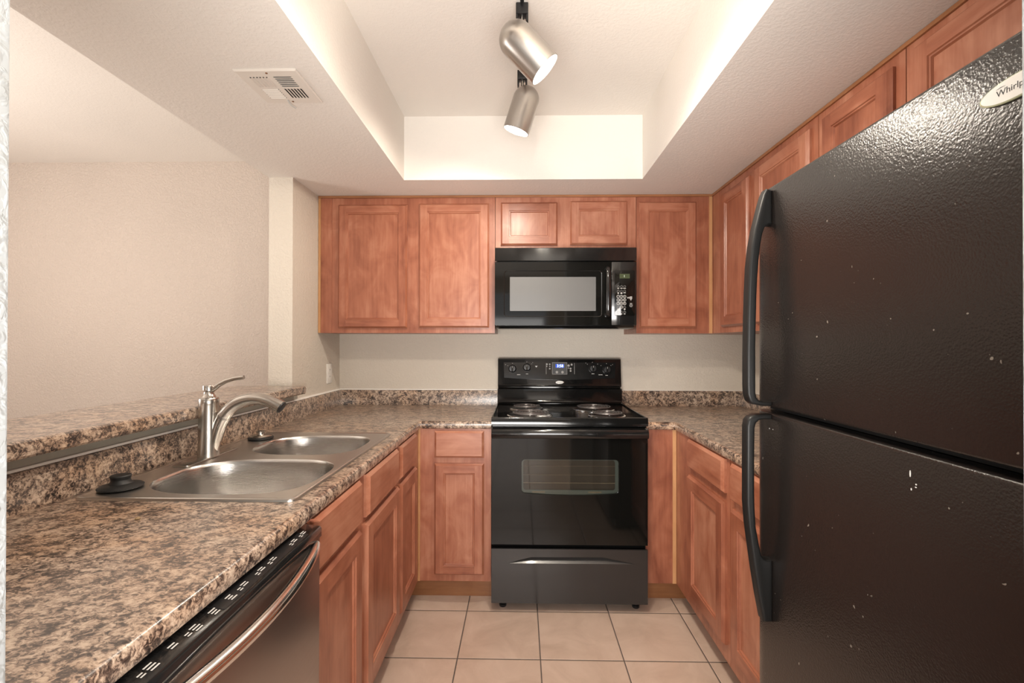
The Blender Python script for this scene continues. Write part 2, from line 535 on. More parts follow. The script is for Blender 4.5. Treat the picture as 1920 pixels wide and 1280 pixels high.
    def tube(self, path, rad, n=12, flat_=1.0, up=None, cap=True):
        path = [Vector(p) for p in path]
        if not isinstance(rad, (list, tuple)):
            rad = [rad] * len(path)
        rings = []
        ref = Vector(up) if up else None
        for i, p in enumerate(path):
            t = (path[min(i + 1, len(path) - 1)] - path[max(i - 1, 0)]).normalized()
            if ref is None:
                ref = Vector((0, 0, 1)) if abs(t.z) < 0.9 else Vector((1, 0, 0))
            s = t.cross(ref).normalized()
            u = s.cross(t).normalized()
            if not up:
                ref = u
            rings.append([p + s * rad[i] * math.cos(2 * PI * k / n) + u * rad[i] * flat_ * math.sin(2 * PI * k / n) for k in range(n)])
        return self.rings(rings, cap, cap)
    def sweep(self, path, prof):
        """profile of (outward offset, z) carried along an XY path; outward is to the right of travel"""
        path = [Vector((p[0], p[1])) for p in path]
        rings = []
        for i, p in enumerate(path):
            ns = []
            if i > 0:
                d = (path[i] - path[i - 1]).normalized(); ns.append(Vector((d.y, -d.x)))
            if i < len(path) - 1:
                d = (path[i + 1] - path[i]).normalized(); ns.append(Vector((d.y, -d.x)))
            nn = ns[0] if len(ns) == 1 else (ns[0] + ns[1]) / (1 + ns[0].dot(ns[1]))
            rings.append([Vector((p.x + nn.x * o, p.y + nn.y * o, z)) for o, z in prof])
        return self.rings(rings)
    def text(self, s, size, mtx, depth=0.0004):
        cu = bpy.data.curves.new('t', 'FONT')
        cu.body = s; cu.size = size; cu.extrude = depth; cu.align_x = 'CENTER'; cu.align_y = 'CENTER'
        cu.resolution_u = 3
        o = bpy.data.objects.new('t', cu)
        COL.objects.link(o)
        dg = bpy.context.evaluated_depsgraph_get()
        me = bpy.data.meshes.new_from_object(o.evaluated_get(dg))
        me.transform(mtx)
        k = len(self.bm.faces)
        self.bm.from_mesh(me)
        self.bm.faces.ensure_lookup_table()
        for f in self.bm.faces[k:]:
            f.material_index = self.cur
        bpy.data.objects.remove(o); bpy.data.curves.remove(cu); bpy.data.meshes.remove(me)
        return self
    def build(self, name, material=None, parent=None, loc=None, smooth=35):
        me = bpy.data.meshes.new(name)
        if loc is not None:
            bmesh.ops.translate(self.bm, verts=self.bm.verts, vec=-Vector(loc))
        self.bm.to_mesh(me); self.bm.free()
        for m in (self.mats or [material]):
            me.materials.append(m)
        for p in me.polygons:
            p.use_smooth = True
        me.set_sharp_from_angle(angle=math.radians(smooth))
        o = bpy.data.objects.new(name, me)
        COL.objects.link(o)
        if loc is not None:
            o.location = loc
        if parent is not None:
            o.parent = parent
        return o

def B(x0, x1, y0, y1, z0, z1, bev=0.0, seg=2):
    return MB().box(x0, x1, y0, y1, z0, z1, bev, seg)

def tag(o, label, cat, group=None):
    o['label'] = label; o['category'] = cat
    if group:
        o['group'] = group
    return o

def thing(name, label, cat, loc=(0, 0, 0), rotz=0.0, group=None):
    o = bpy.data.objects.new(name, None)
    o.empty_display_size = 0.05
    COL.objects.link(o)
    o.location = loc; o.rotation_euler = (0, 0, rotz)
    return tag(o, label, cat, group)

def struct(name, mb, m):
    o = mb.build(name, m)
    o['kind'] = 'structure'
    return o

def rrect(x0, x1, z0, z1, r, n=6, bow=0.0):
    pts = []
    for cx, cz, a in ((x1 - r, z1 - r, 0), (x0 + r, z1 - r, 90), (x0 + r, z0 + r, 180), (x1 - r, z0 + r, 270)):
        for k in range(n + 1):
            t = math.radians(a + 90 * k / n)
            pts.append([cx + r * math.cos(t), cz + r * math.sin(t)])
        if a == 180 and bow:
            for k in range(1, 12):
                u = k / 12
                pts.append([x0 + r + (x1 - x0 - 2 * r) * u, z0 - bow * 4 * u * (1 - u)])
    return pts

def superell(cx, cy, a, b, e, n=48):
    out = []
    for k in range(n):
        t = 2 * PI * k / n
        c, s = math.cos(t), math.sin(t)
        out.append((cx + a * math.copysign(abs(c) ** (2 / e), c), cy + b * math.copysign(abs(s) ** (2 / e), s)))
    return out

def rect(x0, x1, z0, z1):
    return [(x0, z0), (x1, z0), (x1, z1), (x0, z1)]

# ------------------------------------------------------------------ the room
XL, XR, YB = -1.156, 1.390, 2.950        # left wing wall, right wall, back wall
ZS, ZC = 2.142, 2.469                    # dropped ceiling, main ceiling
HT = 0.122                               # thickness of the stud wall
XD, YR = -4.20, -3.20                    # dining room far side, living room rear
XH = XL - HT

struct('floor', B(XD - .1, XR + .1, YR - .1, YB + .1, -0.05, 0.0), M['floor'])
struct('wall_back', B(XH, XR, YB, YB + 0.1, 0, ZC), M['wall'])
struct('wall_dining', B(XD, XH, YB, YB + 0.1, 0, ZC), M['wall_din'])
struct('wall_right', B(XR, XR + 0.1, YR, YB + 0.1, 0, ZC), M['wall'])
struct('ceiling', B(XD - .1, XR + .1, YR - .1, YB + .1, ZC, ZC + 0.06), M['ceil'])

# side wall of the dining room with its window, rear wall of the living room with its patio door
struct('wall_left', MB().plate([(YR, 0), (YB + .1, 0), (YB + .1, ZC), (YR, ZC)], [rect(0.1, 1.7, 0.9, 2.1)], 'yz', XD - 0.1, XD), M['wall_din'])
wf = MB()
for a, b, c, d in ((0.1, 1.7, 0.9, 0.95), (0.1, 1.7, 2.05, 2.1), (0.1, 0.15, 0.95, 2.05), (1.65, 1.7, 0.95, 2.05), (0.88, 0.92, 0.95, 2.05)):
    wf.box(XD - 0.08, XD - 0.03, a, b, c, d)
struct('window_1', wf, M['white'])
struct('wall_rear', MB().plate([(XD, 0), (XR, 0), (XR, ZC), (XD, ZC)], [[(-2.3, 0.02), (0.5, 0.02), (0.5, 2.25), (-2.3, 2.25)]], 'xz', YR - 0.1, YR), M['wall'])
df = MB()
for a, b, c, d in ((-2.3, 0.5, 0.02, 0.07), (-2.3, 0.5, 2.19, 2.25), (-2.3, -2.24, 0.07, 2.19), (0.44, 0.5, 0.07, 2.19), (-0.94, -0.86, 0.07, 2.19)):
    df.box(a, b, YR - 0.08, YR - 0.03, c, d)
struct('door_1', df, M['white'])

# dropped kitchen ceiling with the raised tray in the middle
TX0, TX1, TY0, TY1 = -0.6024, 0.6173, 0.62, 2.3814
struct('ceiling_dropped', MB().plate([(XH, 0.30), (XR, 0.30), (XR, YB), (XH, YB)], [[(TX0, TY0), (TX1, TY0), (TX1, TY1), (TX0, TY1)]], 'xy', ZS, ZC), M['ceil'])

# stud wall at the end of the bar, half wall, the stubs of the opening the camera looks through
struct('wall_partition', B(XH, XL, 2.335, YB, 0, ZS), M['wall'])
struct('wall_half', B(XH, XL, 0.42, 2.335, 0, 1.049), M['wall'])
struct('wall_entry_left', B(XH, -0.4700, 0.30, 0.42, 0, ZS, 0.004), M['wall_entry'])
struct('wall_entry_right', B(0.4408, XR, 0.30, 0.42, 0, ZS, 0.004), M['wall_entry'])
# painted ledger board under the bar top
struct('trim_1', B(XL, -1.150, 0.42, 2.380, 1.0175, 1.0495), M['board'])

# ------------------------------------------------------------------ cabinets (local frame: x along the run, front face at y=0, y into the wall)
def door_mesh(w, h, stile=0.052, t=0.020, rail=None):
    """five-piece door standing on its back at y=0, front at y=-t; stiles run full height, rails between, sloped lip outside"""
    rail = rail or stile
    mb = MB()
    L = 0.009
    def ring(i, y, j=None):
        j = i if j is None else j
        return [(i, y, j), (w - i, y, j), (w - i, y, h - j), (i, y, h - j)]
    mb.mat(M['wood_v'])
    R = [ring(0, 0), ring(0, -0.009), ring(0.003, -0.0115), ring(L, -t)]
    vs = [[mb.bm.verts.new(p) for p in r] for r in R]
    mb.bm.faces.new(vs[0])
    for a, b in zip(vs[:-1], vs[1:]):
        for i in range(4):
            j = (i + 1) % 4
            f = mb.bm.faces.new((a[i], a[j], b[j], b[i]))
            mb.mat(M['wood_h'] if i in (0, 2) else M['wood_v'])
            f.material_index = mb.cur
    mb.mat(M['wood_v'])
    mb._add([(L, -t, L), (stile, -t, L), (stile, -t, h - L), (L, -t, h - L)], [(0, 1, 2, 3)])
    mb._add([(w - stile, -t, L), (w - L, -t, L), (w - L, -t, h - L), (w - stile, -t, h - L)], [(0, 1, 2, 3)])
    mb.mat(M['wood_h'])
    mb._add([(stile, -t, L), (w - stile, -t, L), (w - stile, -t, rail), (stile, -t, rail)], [(0, 1, 2, 3)])
    mb._add([(stile, -t, h - rail), (w - stile, -t, h - rail), (w - stile, -t, h - L), (stile, -t, h - L)], [(0, 1, 2, 3)])
    # stepped bead down to the panel
    S = [(0, -t), (0.0025, -t + 0.004), (0.0065, -t + 0.0045), (0.0105, -t + 0.0105)]
    vs = [[mb.bm.verts.new(p) for p in ring(stile + o, y, rail + o)] for o, y in S]
    for a, b in zip(vs[:-1], vs[1:]):
        for i in range(4):
            j = (i + 1) % 4
            f = mb.bm.faces.new((a[i], a[j], b[j], b[i]))
            mb.mat(M['wood_h'] if i in (0, 2) else M['wood_v'])
            f.material_index = mb.cur
    bmesh.ops.recalc_face_normals(mb.bm, faces=mb.bm.faces)
    return mb, stile + 0.0095, rail + 0.0095, -t + 0.0100

def add_door(parent, x0, x1, z0, z1, stile=0.052):
    mb, o, orl, yp = door_mesh(x1 - x0, z1 - z0, stile)
    d = mb.build('door', None, parent, smooth=20)
    d.location = (x0, 0, z0)
    p = B(o, x1 - x0 - o, yp, -0.003, orl, z1 - z0 - orl).build('panel', M['wood_v'], d)
    return d

def add_drawer(parent, x0, x1, z0, z1):
    w, h, t = x1 - x0, z1 - z0, 0.020
    mb = MB().mat(M['wood_h'])
    def ring(i, y):
        return [(i, y, i), (w - i, y, i), (w - i, y, h - i), (i, y, h - i)]
    mb.rings([ring(0, 0), ring(0, -0.009), ring(0.003, -0.0115), ring(0.010, -t)])
    d = mb.build('drawer_front', None, parent, smooth=20)
    d.location = (x0, 0, z0)
    return d

def cabinet(name, label, loc, rotz, w, depth, z0, z1, doors=(), drawers=(), kick=None, group=None, solid_front=False, stile=0.052, end_panels=True, fillers=()):
    c = thing(name, label, 'cabinet', loc, rotz, group)
    t = 0.016
    g = 0.0012
    openings = []
    for a, b, e, f in list(doors) + list(drawers):
        openings.append(rect(a + 0.016, b - 0.016, e + 0.014, f - 0.014))
    ff = MB().mat(M['wood_v'])
    if solid_front:
        ff.box(g, w - g, 0, 0.019, z0, z1)
    else:
        ff.plate(rect(g, w - g, z0, z1), openings, 'xz', 0, 0.019)
    ff.build('face_frame', None, c, smooth=20)
    body = MB()
    d1 = depth - 0.002
    body.box(g, t, 0.019, d1, z0, z1)
    body.box(w - t, w - g, 0.019, d1, z0, z1)
    body.box(t, w - t, 0.019, d1, z0, z0 + t)
    body.box(t, w - t, d1 - 0.008, d1, z0 + t, z1)
    if kick is None:
        body.box(t, w - t, 0.019, d1 - 0.008, z1 - t, z1)
    body.build('carcass', M['carcass'] if kick is not None else M['wood_v'], c)
    for q in doors:
        add_door(c, *q, stile=stile)
    for q in drawers:
        add_drawer(c, *q)
    for (a, b, m_) in fillers:
        B(a, b, -0.0035, -0.0002, z0, z1).build('filler_strip', M[m_], c)
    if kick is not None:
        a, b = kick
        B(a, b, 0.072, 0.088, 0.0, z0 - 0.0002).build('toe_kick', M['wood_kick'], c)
    return c

UZ0, UZ1 = 1.362, 2.128
UY = 2.631
UD = YB - UY
BZ0, BZ1 = 0.112, 0.875
BY = 2.339
BD = YB - BY

# wall cabinets on the back wall
x0 = XL + 0.002
cabinet('wall_cabinet', 'two-door wood wall cabinet on the back wall left of the microwave', (x0, UY, 0), 0, -0.1465 - x0, UD, UZ0, UZ1,
        doors=[(-1.0365 - x0, -0.643 - x0, 1.390, 2.088), (-0.577 - x0, -0.180 - x0, 1.393, 2.092)], group='stained wood wall cabinets',
        fillers=[(0.0005, 0.014, 'wood_raw'), (0.016, 0.078, 'wood_v')], stile=0.047)
x0 = -0.1465
cabinet('wall_cabinet', 'short wood wall cabinet with two small doors above the microwave', (x0, UY, 0), 0, 0.6465 - x0, UD, 1.8185, UZ1,
        doors=[(-0.115 - x0, 0.2042 - x0, 1.855, 2.097), (0.2746 - x0, 0.596 - x0, 1.857, 2.1035)], group='stained wood wall cabinets', stile=0.047)
x0 = 0.6465
cabinet('wall_cabinet', 'single-door wood wall cabinet in the back corner right of the microwave', (x0, UY, 0), 0, XR - 0.002 - x0, UD, UZ0, UZ1,
        doors=[(0.6608 - x0, 0.9791 - x0, 1.393, 2.097)], group='stained wood wall cabinets', stile=0.047,
        fillers=[(1.0525 - x0, 1.0700 - x0, 'wood_raw')])
# wall cabinets on the right wall; local x runs from the back corner towards the camera
XU = 1.0735
RD = XR - XU
def right_wall_cab(label, ya, yb, z0, doors):
    return cabinet('wall_cabinet', label, (XU, ya, 0), -PI / 2, ya - yb, RD, z0, UZ1,
                   doors=[(ya - a, ya - b, c, d) for a, b, c, d in doors], group='stained wood wall cabinets', stile=0.052)
right_wall_cab('wood wall cabinet on the right wall nearest the back corner', 2.6295, 2.165, UZ0, [(2.492, 2.196, 1.393, 2.090)])
right_wall_cab('second wood wall cabinet from the back corner on the right wall, behind the refrigerator handle', 2.164, 1.700, UZ0, [(2.134, 1.739, 1.393, 2.098)])
right_wall_cab('third wood wall cabinet from the back corner, just before the refrigerator', 1.699, 1.318, UZ0, [(1.659, 1.353, 1.393, 2.098)])
right_wall_cab('wood wall cabinet directly above the black refrigerator', 1.317, 0.425, 1.745, [(1.281, 0.890, 1.775, 2.104), (0.84, 0.45, 1.775, 2.104)])

# scribe moulding between the cabinets and the dropped ceiling
struct('trim_2', MB().box(XL + .002, XU - 0.001, UY - 0.007, UY + 0.012, 2.1285, ZS - 0.0015), M['wood_trim'])
tr = MB().box(0, UY + 0.010 - 0.424, -0.007, 0.012, 2.1285, ZS - 0.0015)
t3 = struct('trim_3', tr, M['wood_trim'])
t3.location = (XU, UY + 0.010, 0); t3.rotation_euler = (0, 0, -PI / 2)

# base cabinets
XFL, XFR = -0.5163, 0.7744
x0 = XFL + 0.0005
cabinet('base_cabinet', 'narrow wood base cabinet with drawer and door left of the black range', (x0, BY, 0), 0, -0.1475 - x0, BD, BZ0, BZ1,
        doors=[(-0.4325 - x0, -0.184 - x0, 0.148, 0.7036)], drawers=[(-0.4325 - x0, -0.1846 - x0, 0.732, 0.866)], kick=(-0.06, -0.1475 - x0),
        group='stained wood base cabinets', fillers=[(0.0, 0.010, 'wood_raw')], stile=0.046)
x0 = 0.6205
cabinet('base_cabinet', 'plain wood corner base panel between the range and the right-hand drawers', (x0, BY, 0), 0, XR - 0.002 - x0, BD, BZ0, BZ1,
        kick=(0.0, 0.235), group='stained wood base cabinets', solid_front=True, fillers=[(0.1345, 0.1525, 'wood_raw')])
LD = XFL - XL
def left_cab(label, ya, yb, doors, drawers):
    """ya is the end nearer the camera; local x runs away from the camera"""
    return cabinet('base_cabinet', label, (XFL, ya, 0), PI / 2, yb - ya, LD - 0.004, BZ0, BZ1,
                   doors=[(a - ya, b - ya, c, d) for a, b, c, d in doors], drawers=[(a - ya, b - ya, c, d) for a, b, c, d in drawers],
                   kick=(0.0, yb - ya), group='stained wood base cabinets', stile=0.058)
left_cab('narrow wood base cabinet under the left counter next to the back corner', 1.9435, 2.3375,
         [(1.948, 2.236, 0.165, 0.712)], [(1.948, 2.228, 0.732, 0.872)])
left_cab('wide wood sink base cabinet with two doors beside the dishwasher', 1.1180, 1.9425,
         [(1.508, 1.917, 0.165, 0.714), (1.135, 1.4625, 0.165, 0.716)], [(1.523, 1.902, 0.732, 0.872), (1.135, 1.4615, 0.735, 0.872)])
RB = XR - XFR
def right_cab(label, ya, yb, doors, drawers):
    return cabinet('base_cabinet', label, (XFR, ya, 0), -PI / 2, ya - yb, RB, BZ0, BZ1,
                   doors=[(ya - a, ya - b, c, d) for a, b, c, d in doors], drawers=[(ya - a, ya - b, c, d) for a, b, c, d in drawers],
                   kick=(0.0, ya - yb), group='stained wood base cabinets', stile=0.058)
right_cab('wood base cabinet on the right wall with door and drawer, nearer the range', 2.3375, 1.7405, [(2.144, 1.766, 0.176, 0.708)], [(2.144, 1.770, 0.742, 0.870)])
right_cab('wood base cabinet partly hidden by the refrigerator on its back side', 1.7395, 1.2700, [(1.704, 1.330, 0.176, 0.708)], [(1.7096, 1.330, 0.736, 0.870)])

# ------------------------------------------------------------------ countertops
CT, CB = 0.914, 0.8765
NOSE = [(0, CB), (0.009, CB), (0.0135, CB + 0.004), (0.015, CB + 0.011), (0.015, CT - 0.013), (0.0130, CT - 0.006), (0.0085, CT - 0.0015), (0.003, CT), (0, CT)]
xf = -0.518
yf = 2.339
c = MB().plate([(XL + .001, 0.421), (xf, 0.421), (xf, yf), (-0.1475, yf), (-0.1475, YB - .001), (XL + .001, YB - .001)],
               [rect(-1.075, -0.570, 1.148, 1.958)], 'xy', CB, CT)
c.sweep([(xf, 0.421), (xf, yf), (-0.1475, yf)], NOSE)
ct = c.build('countertop', M['lam'], None)
tag(ct, 'brown granite-look laminate countertop in an L around the sink to the range', 'countertop')
SPL = [(0, CT + 0.0003), (0.0165, CT + 0.0003), (0.0165, 1.0005), (0.0140, 1.0065), (0.0090, 1.009), (0, 1.009)]
s = MB().sweep([(XL + .001, 0.421), (XL + .001, YB - .001), (-0.1475, YB - .001)], SPL)
s.build('backsplash', M['lam_v'], ct)
MB().sweep([(XL + .0005, 0.421), (XL + .0005, YB - .0005), (-0.1475, YB - .0005)], [(0, 1.0092), (0.0115, 1.0092), (0.0095, 1.0150), (0, 1.0173)]).build('caulk_bead', M['caulk'], ct)

xr = 0.776
c = MB().plate([(0.6200, yf), (xr, yf), (xr, 1.268), (XR - .001, 1.268), (XR - .001, YB - .001), (0.6200, YB - .001)], [], 'xy', CB, CT)
c.sweep([(0.6200, yf), (xr, yf), (xr, 1.268)], NOSE)
cr = c.build('countertop', M['lam'], None)
tag(cr, 'brown granite-look laminate countertop in the corner between range and refrigerator', 'countertop')
MB().sweep([(0.6200, YB - .001), (XR - .001, YB - .001), (XR - .001, 1.268)], SPL).build('backsplash', M['lam_v'], cr)
MB().sweep([(0.6200, YB - .0005), (XR - .0005, YB - .0005), (XR - .0005, 1.268)], [(0, 1.0092), (0.0055, 1.0092), (0.0045, 1.0108), (0, 1.0115)]).build('caulk_bead', M['caulk'], cr)

# raised bar top on the half wall
bz0, bz1 = 1.050, 1.089
bprof = [(0, bz0), (0.012, bz0), (0.017, bz0 + 0.006), (0.018, bz1 - 0.012), (0.015, bz1 - 0.004), (0.008, bz1), (0, bz1)]
c = MB().plate(rect(-1.425, -1.096, 0.421, 2.320), [], 'xy', bz0, bz1)
c.sweep([(-1.096, 0.421), (-1.096, 2.320)], bprof)
c.sweep([(-1.425, 2.320), (-1.425, 0.421)], bprof)
bt = c.build('bar_top', M['lam'], None)
tag(bt, 'raised brown laminate bar top on the half wall behind the sink', 'bar')

# small crumb on the near counter
cb = MB().lathe([(0.001, 0), (0.005, 0.001), (0.0055, 0.003), (0.003, 0.0055), (0.0005, 0.006)], (-0.8423, 1.0108, CT + 0.0002), n=10)
cb = cb.build('crumb', M['crumb'])
tag(cb, 'tiny tan crumb lying on the counter in front of the sink', 'crumb')

# ------------------------------------------------------------------ sink
SZ = 0.9205
sink = thing('kitchen_sink', 'double-bowl stainless steel drop-in sink set in the left counter', 'sink', (-0.83, 1.557, CT))
def W(o):           # world-coordinate meshes under a thing whose empty is moved: store the offset
    return (o.location.x, o.location.y, o.location.z)
def part(mb, name, m, parent, root=None, smooth=35):
    """mesh given in world coordinates, parented under an unrotated thing (or one of its parts)"""
    base = root if root is not None else parent
    off = Vector(base.location)
    bmesh.ops.translate(mb.bm, verts=mb.bm.verts, vec=-off)
    return mb.build(name, m, parent, smooth=smooth)

def bowl_outline(cx, cy, a, b, s=1.0, e=3.2):
    pts = superell(cx, cy, a * s, b * s, e, 64)
    out = []
    for x, y in pts:
        # the faucet side of each bowl is pulled in towards its outer corner
        u = max(0.0, (cx - x) / a)
        k = 1.0 - 0.16 * u * u
        out.append((x, cy + (y - cy) * k))
    return out
BOWLS = [(-0.797, 1.345, 0.226, 0.180), (-0.785, 1.752, 0.196, 0.168)]
dk = MB().mat(M['steel'])
holes = [bowl_outline(*q) for q in BOWLS]
dk.plate(rrect(-1.106, -0.553, 1.130, 1.984, 0.018, 5), holes, 'xy', SZ - 0.003, SZ)
# rolled rim around the edge
rim = rrect(-1.104, -0.555, 1.132, 1.982, 0.018, 5)
rp = [(x, y, SZ - 0.0008) for x, y in rim] + [(rim[0][0], rim[0][1], SZ - 0.0008)]
rings = []
cxr, cyr = -0.8295, 1.557
def inset(pts, d):
    x0_, x1_ = min(p[0] for p in pts), max(p[0] for p in pts)
    y0_, y1_ = min(p[1] for p in pts), max(p[1] for p in pts)
    return [((p[0] - (x0_ + x1_) / 2) * ((x1_ - x0_ - 2 * d) / (x1_ - x0_)) + (x0_ + x1_) / 2,
             (p[1] - (y0_ + y1_) / 2) * ((y1_ - y0_ - 2 * d) / (y1_ - y0_)) + (y0_ + y1_) / 2) for p in pts]
base_r = rrect(-1.107, -0.552, 1.129, 1.985, 0.020, 5)
for d, z in ((0.0, CT + 0.0003), (0.001, CT + 0.005), (0.004, SZ + 0.0012), (0.009, SZ + 0.0012), (0.013, SZ)):
    rings.append([(x, y, z) for x, y in inset(base_r, d)])
dk.rings(rings, False, False)
part(dk, 'rim', None, sink)
for i, (cx, cy, a, b) in enumerate(BOWLS):
    rr = []
    for sc, z in ((1.0, SZ), (0.985, SZ - 0.003), (0.97, SZ - 0.012), (0.955, SZ - 0.05), (0.94, SZ - 0.11), (0.92, SZ - 0.145), (0.86, SZ - 0.166), (0.74, SZ - 0.174), (0.45, SZ - 0.177), (0.22, SZ - 0.179)):
        rr.append([(x, y, z) for x, y in bowl_outline(cx, cy, a, b, sc, 3.2 if sc > 0.8 else 2.4)])
    bw = part(MB().rings(rr, False, True), 'bowl', M['bowl'], sink, smooth=60)
    part(MB().lathe([(0.0, -0.0), (0.018, 0.0), (0.034, 0.002), (0.040, 0.004), (0.042, 0.0025), (0.042, 0.0)], (cx, cy, SZ - 0.1785), n=32), 'drain', M['chrome'], bw, sink)

# ------------------------------------------------------------------ faucet
FX, FY = -1.047, 1.545
z0 = SZ + 0.0003
fau = thing('faucet', 'brushed nickel single-lever kitchen faucet on the sink deck', 'faucet', (FX, FY, z0))
part(MB().prism(rrect(-1.080, -1.022, 1.415, 1.675, 0.012, 4), 'xy', z0, z0 + 0.005, 0.0015), 'deck_plate', M['nickel'], fau)
part(MB().lathe([(0.0330, 0.005), (0.0325, 0.012), (0.0310, 0.045), (0.0298, 0.09), (0.0298, 0.176), (0.0302, 0.178), (0.0308, 0.184), (0.0308, 0.196), (0.0290, 0.199)], (FX, FY, z0), n=40), 'body', M['nickel'], fau)
hd = part(MB().lathe([(0.0275, 0.1995), (0.0215, 0.2025), (0.0160, 0.212), (0.0150, 0.219), (0.0190, 0.223), (0.0195, 0.238), (0.0185, 0.2405), (0.010, 0.2415)], (FX, FY, z0), n=32), 'lever_hub', M['nickel'], fau)
lp = [(FX + 0.004, FY, z0 + 0.222), (FX + 0.020, FY, z0 + 0.231), (FX + 0.036, FY, z0 + 0.243), (FX + 0.058, FY, z0 + 0.255), (FX + 0.085, FY, z0 + 0.263), (FX + 0.112, FY, z0 + 0.267), (FX + 0.119, FY, z0 + 0.268)]
part(MB().tube(lp, [0.0105, 0.0085, 0.0075, 0.0070, 0.0068, 0.0072, 0.0066], 14), 'lever', M['nickel'], hd, fau)
# spout: climbs beside the body, arches over the bowl and flares at the mouth
sp = [(FX + 0.016, z0 + 0.010, 0.012), (FX + 0.022, z0 + 0.045, 0.0165), (FX + 0.031, z0 + 0.085, 0.0195), (FX + 0.046, z0 + 0.125, 0.0215), (FX + 0.068, z0 + 0.158, 0.0215),
      (FX + 0.100, z0 + 0.183, 0.0210), (FX + 0.138, z0 + 0.1955, 0.0200), (FX + 0.176, z0 + 0.1955, 0.0195), (FX + 0.208, z0 + 0.187, 0.0200), (FX + 0.232, z0 + 0.176, 0.0215), (FX + 0.246, z0 + 0.168, 0.0225)]
path = [Vector((a, FY, b)) for a, b, _ in sp]
# smooth the control points
def catmull(pts, per=5):
    out = []
    for i in range(len(pts) - 1):
        p0 = pts[max(i - 1, 0)]; p1 = pts[i]; p2 = pts[i + 1]; p3 = pts[min(i + 2, len(pts) - 1)]
        for k in range(per):
            t = k / per
            out.append(0.5 * ((2 * p1) + (p2 - p0) * t + (2 * p0 - 5 * p1 + 4 * p2 - p3) * t * t + (3 * p1 - p0 - 3 * p2 + p3) * t ** 3))
    out.append(pts[-1])
    return out
p4 = catmull([Vector((a, b, r)) for a, b, r in sp])
so = part(MB().tube([(p.x, FY, p.y) for p in p4], [p.z for p in p4], 20, 1.0, up=(0, 1, 0)), 'spout', M['nickel'], fau)
dv = (path[-1] - path[-2]).normalized()
part(MB().lathe([(0.0195, 0.0004), (0.0190, 0.003), (0.016, 0.0035)], path[-1], dv, 24), 'aerator', M['black'], so, fau)
k = 16
part(MB().tube([(p4[k].x, FY, p4[k].y), (p4[k + 1].x, FY, p4[k + 1].y)], [p4[k].z + 0.0005] * 2, 20, up=(0, 1, 0)), 'seam_ring', M['lampmetal'], so, fau)

# ------------------------------------------------------------------ stoppers on the sink deck
st = thing('sink_stopper', 'black rubber sink stopper on the near corner of the sink', 'stopper', (-1.048, 1.208, z0))
part(MB().lathe([(0.035, 0.0), (0.049, 0.003), (0.050, 0.006), (0.046, 0.009), (0.034, 0.012), (0.027, 0.014)], (-1.052, 1.208, z0), n=36), 'flange', M['rubber'], st)
part(MB().lathe([(0.027, 0.0135), (0.0225, 0.018), (0.0205, 0.024), (0.0225, 0.030), (0.0235, 0.033), (0.021, 0.0355), (0.010, 0.036)], (-1.052, 1.208, z0), n=32), 'grip', M['rubber'], st)
ss = thing('sink_strainer', 'steel sink strainer plug on the far end of the sink deck', 'strainer', (-1.040, 1.846, z0))
part(MB().lathe([(0.036, 0.0), (0.046, 0.002), (0.047, 0.007), (0.042, 0.010)], (-1.040, 1.846, z0), n=36), 'seal', M['rubber'], ss)
part(MB().lathe([(0.042, 0.0095), (0.043, 0.012), (0.034, 0.0165), (0.022, 0.018), (0.0165, 0.019), (0.0155, 0.026), (0.018, 0.028), (0.018, 0.031), (0.012, 0.033)], (-1.040, 1.846, z0), n=36), 'cap', M['nickel'], ss)

# ------------------------------------------------------------------ dishwasher
dw = thing('dishwasher', 'stainless steel dishwasher with black top controls under the left counter', 'dishwasher', (-0.52, 0.812, 0))
Y0, Y1 = 0.514, 1.112
part(B(-1.10, -0.520, Y0 + .004, Y1 - .004, 0.11, 0.868), 'tub', M['dark'], dw)
part(B(-0.5205, -0.4815, Y0, Y1, 0.115, 0.838, 0.003), 'door', M['dwsteel'], dw)
cp = part(MB().prism([(-0.525, 0.8385), (-0.4795, 0.8385), (-0.4775, 0.842), (-0.4775, 0.860), (-0.481, 0.8650), (-0.525, 0.8705)], 'xz', Y0, Y1, 0.0012), 'control_panel', M['gloss'], dw)
pm = MB()
random.seed(3)
def panel_z(x):
    return 0.8650 + (x + 0.481) / (-0.525 + 0.481) * 0.0055
yk = Y0 + 0.05
def dash(xa, xb, ya, yb):
    z = panel_z((xa + xb) / 2) + 0.0003
    pm._add([(xa, ya, panel_z(xa) + .0009), (xb, ya, panel_z(xb) + .0009), (xb, yb, panel_z(xb) + .0009), (xa, yb, panel_z(xa) + .0009)], [(0, 1, 2, 3)])
for i in range(12):
    yc = Y0 + 0.055 + i * 0.043 + (0.012 if i > 6 else 0)
    if i == 9:
        continue
    n = random.choice((2, 2, 3))
    pm = MB()
    for k in range(n):
        dash(-0.503 + 0.0055 * k, -0.5005 + 0.0055 * k, yc, yc + random.uniform(0.012, 0.017))
    if i > 5 or i in (1, 3):
        for k in range(2):
            dash(-0.4995 + 0.005 * k, -0.4972 + 0.005 * k, yc - 0.014, yc - 0.005)
    part(pm, 'button_label', M['print'], cp, dw)
bs = MB()
bs.rings([[(x, y, panel_z(x) + h) for x, y in ((-0.5150, 0.757), (-0.4845, 0.757), (-0.4845, 1.060), (-0.5150, 1.060))] for h in (0.0001, 0.0006)], True, True)
part(bs, 'button_strip', M['black'], cp, dw)
hp = []
for k in range(25):
    u = k / 24
    hp.append((-0.484 + 0.040 * math.sin(PI * u) ** 0.75, Y0 + 0.022 + (Y1 - Y0 - 0.044) * u, 0.826 - 0.004 * math.sin(PI * u)))
part(MB().tube(hp, [0.013] * 25, 16, 1.0, up=(0, 0, 1)), 'handle', M['chrome'], dw)
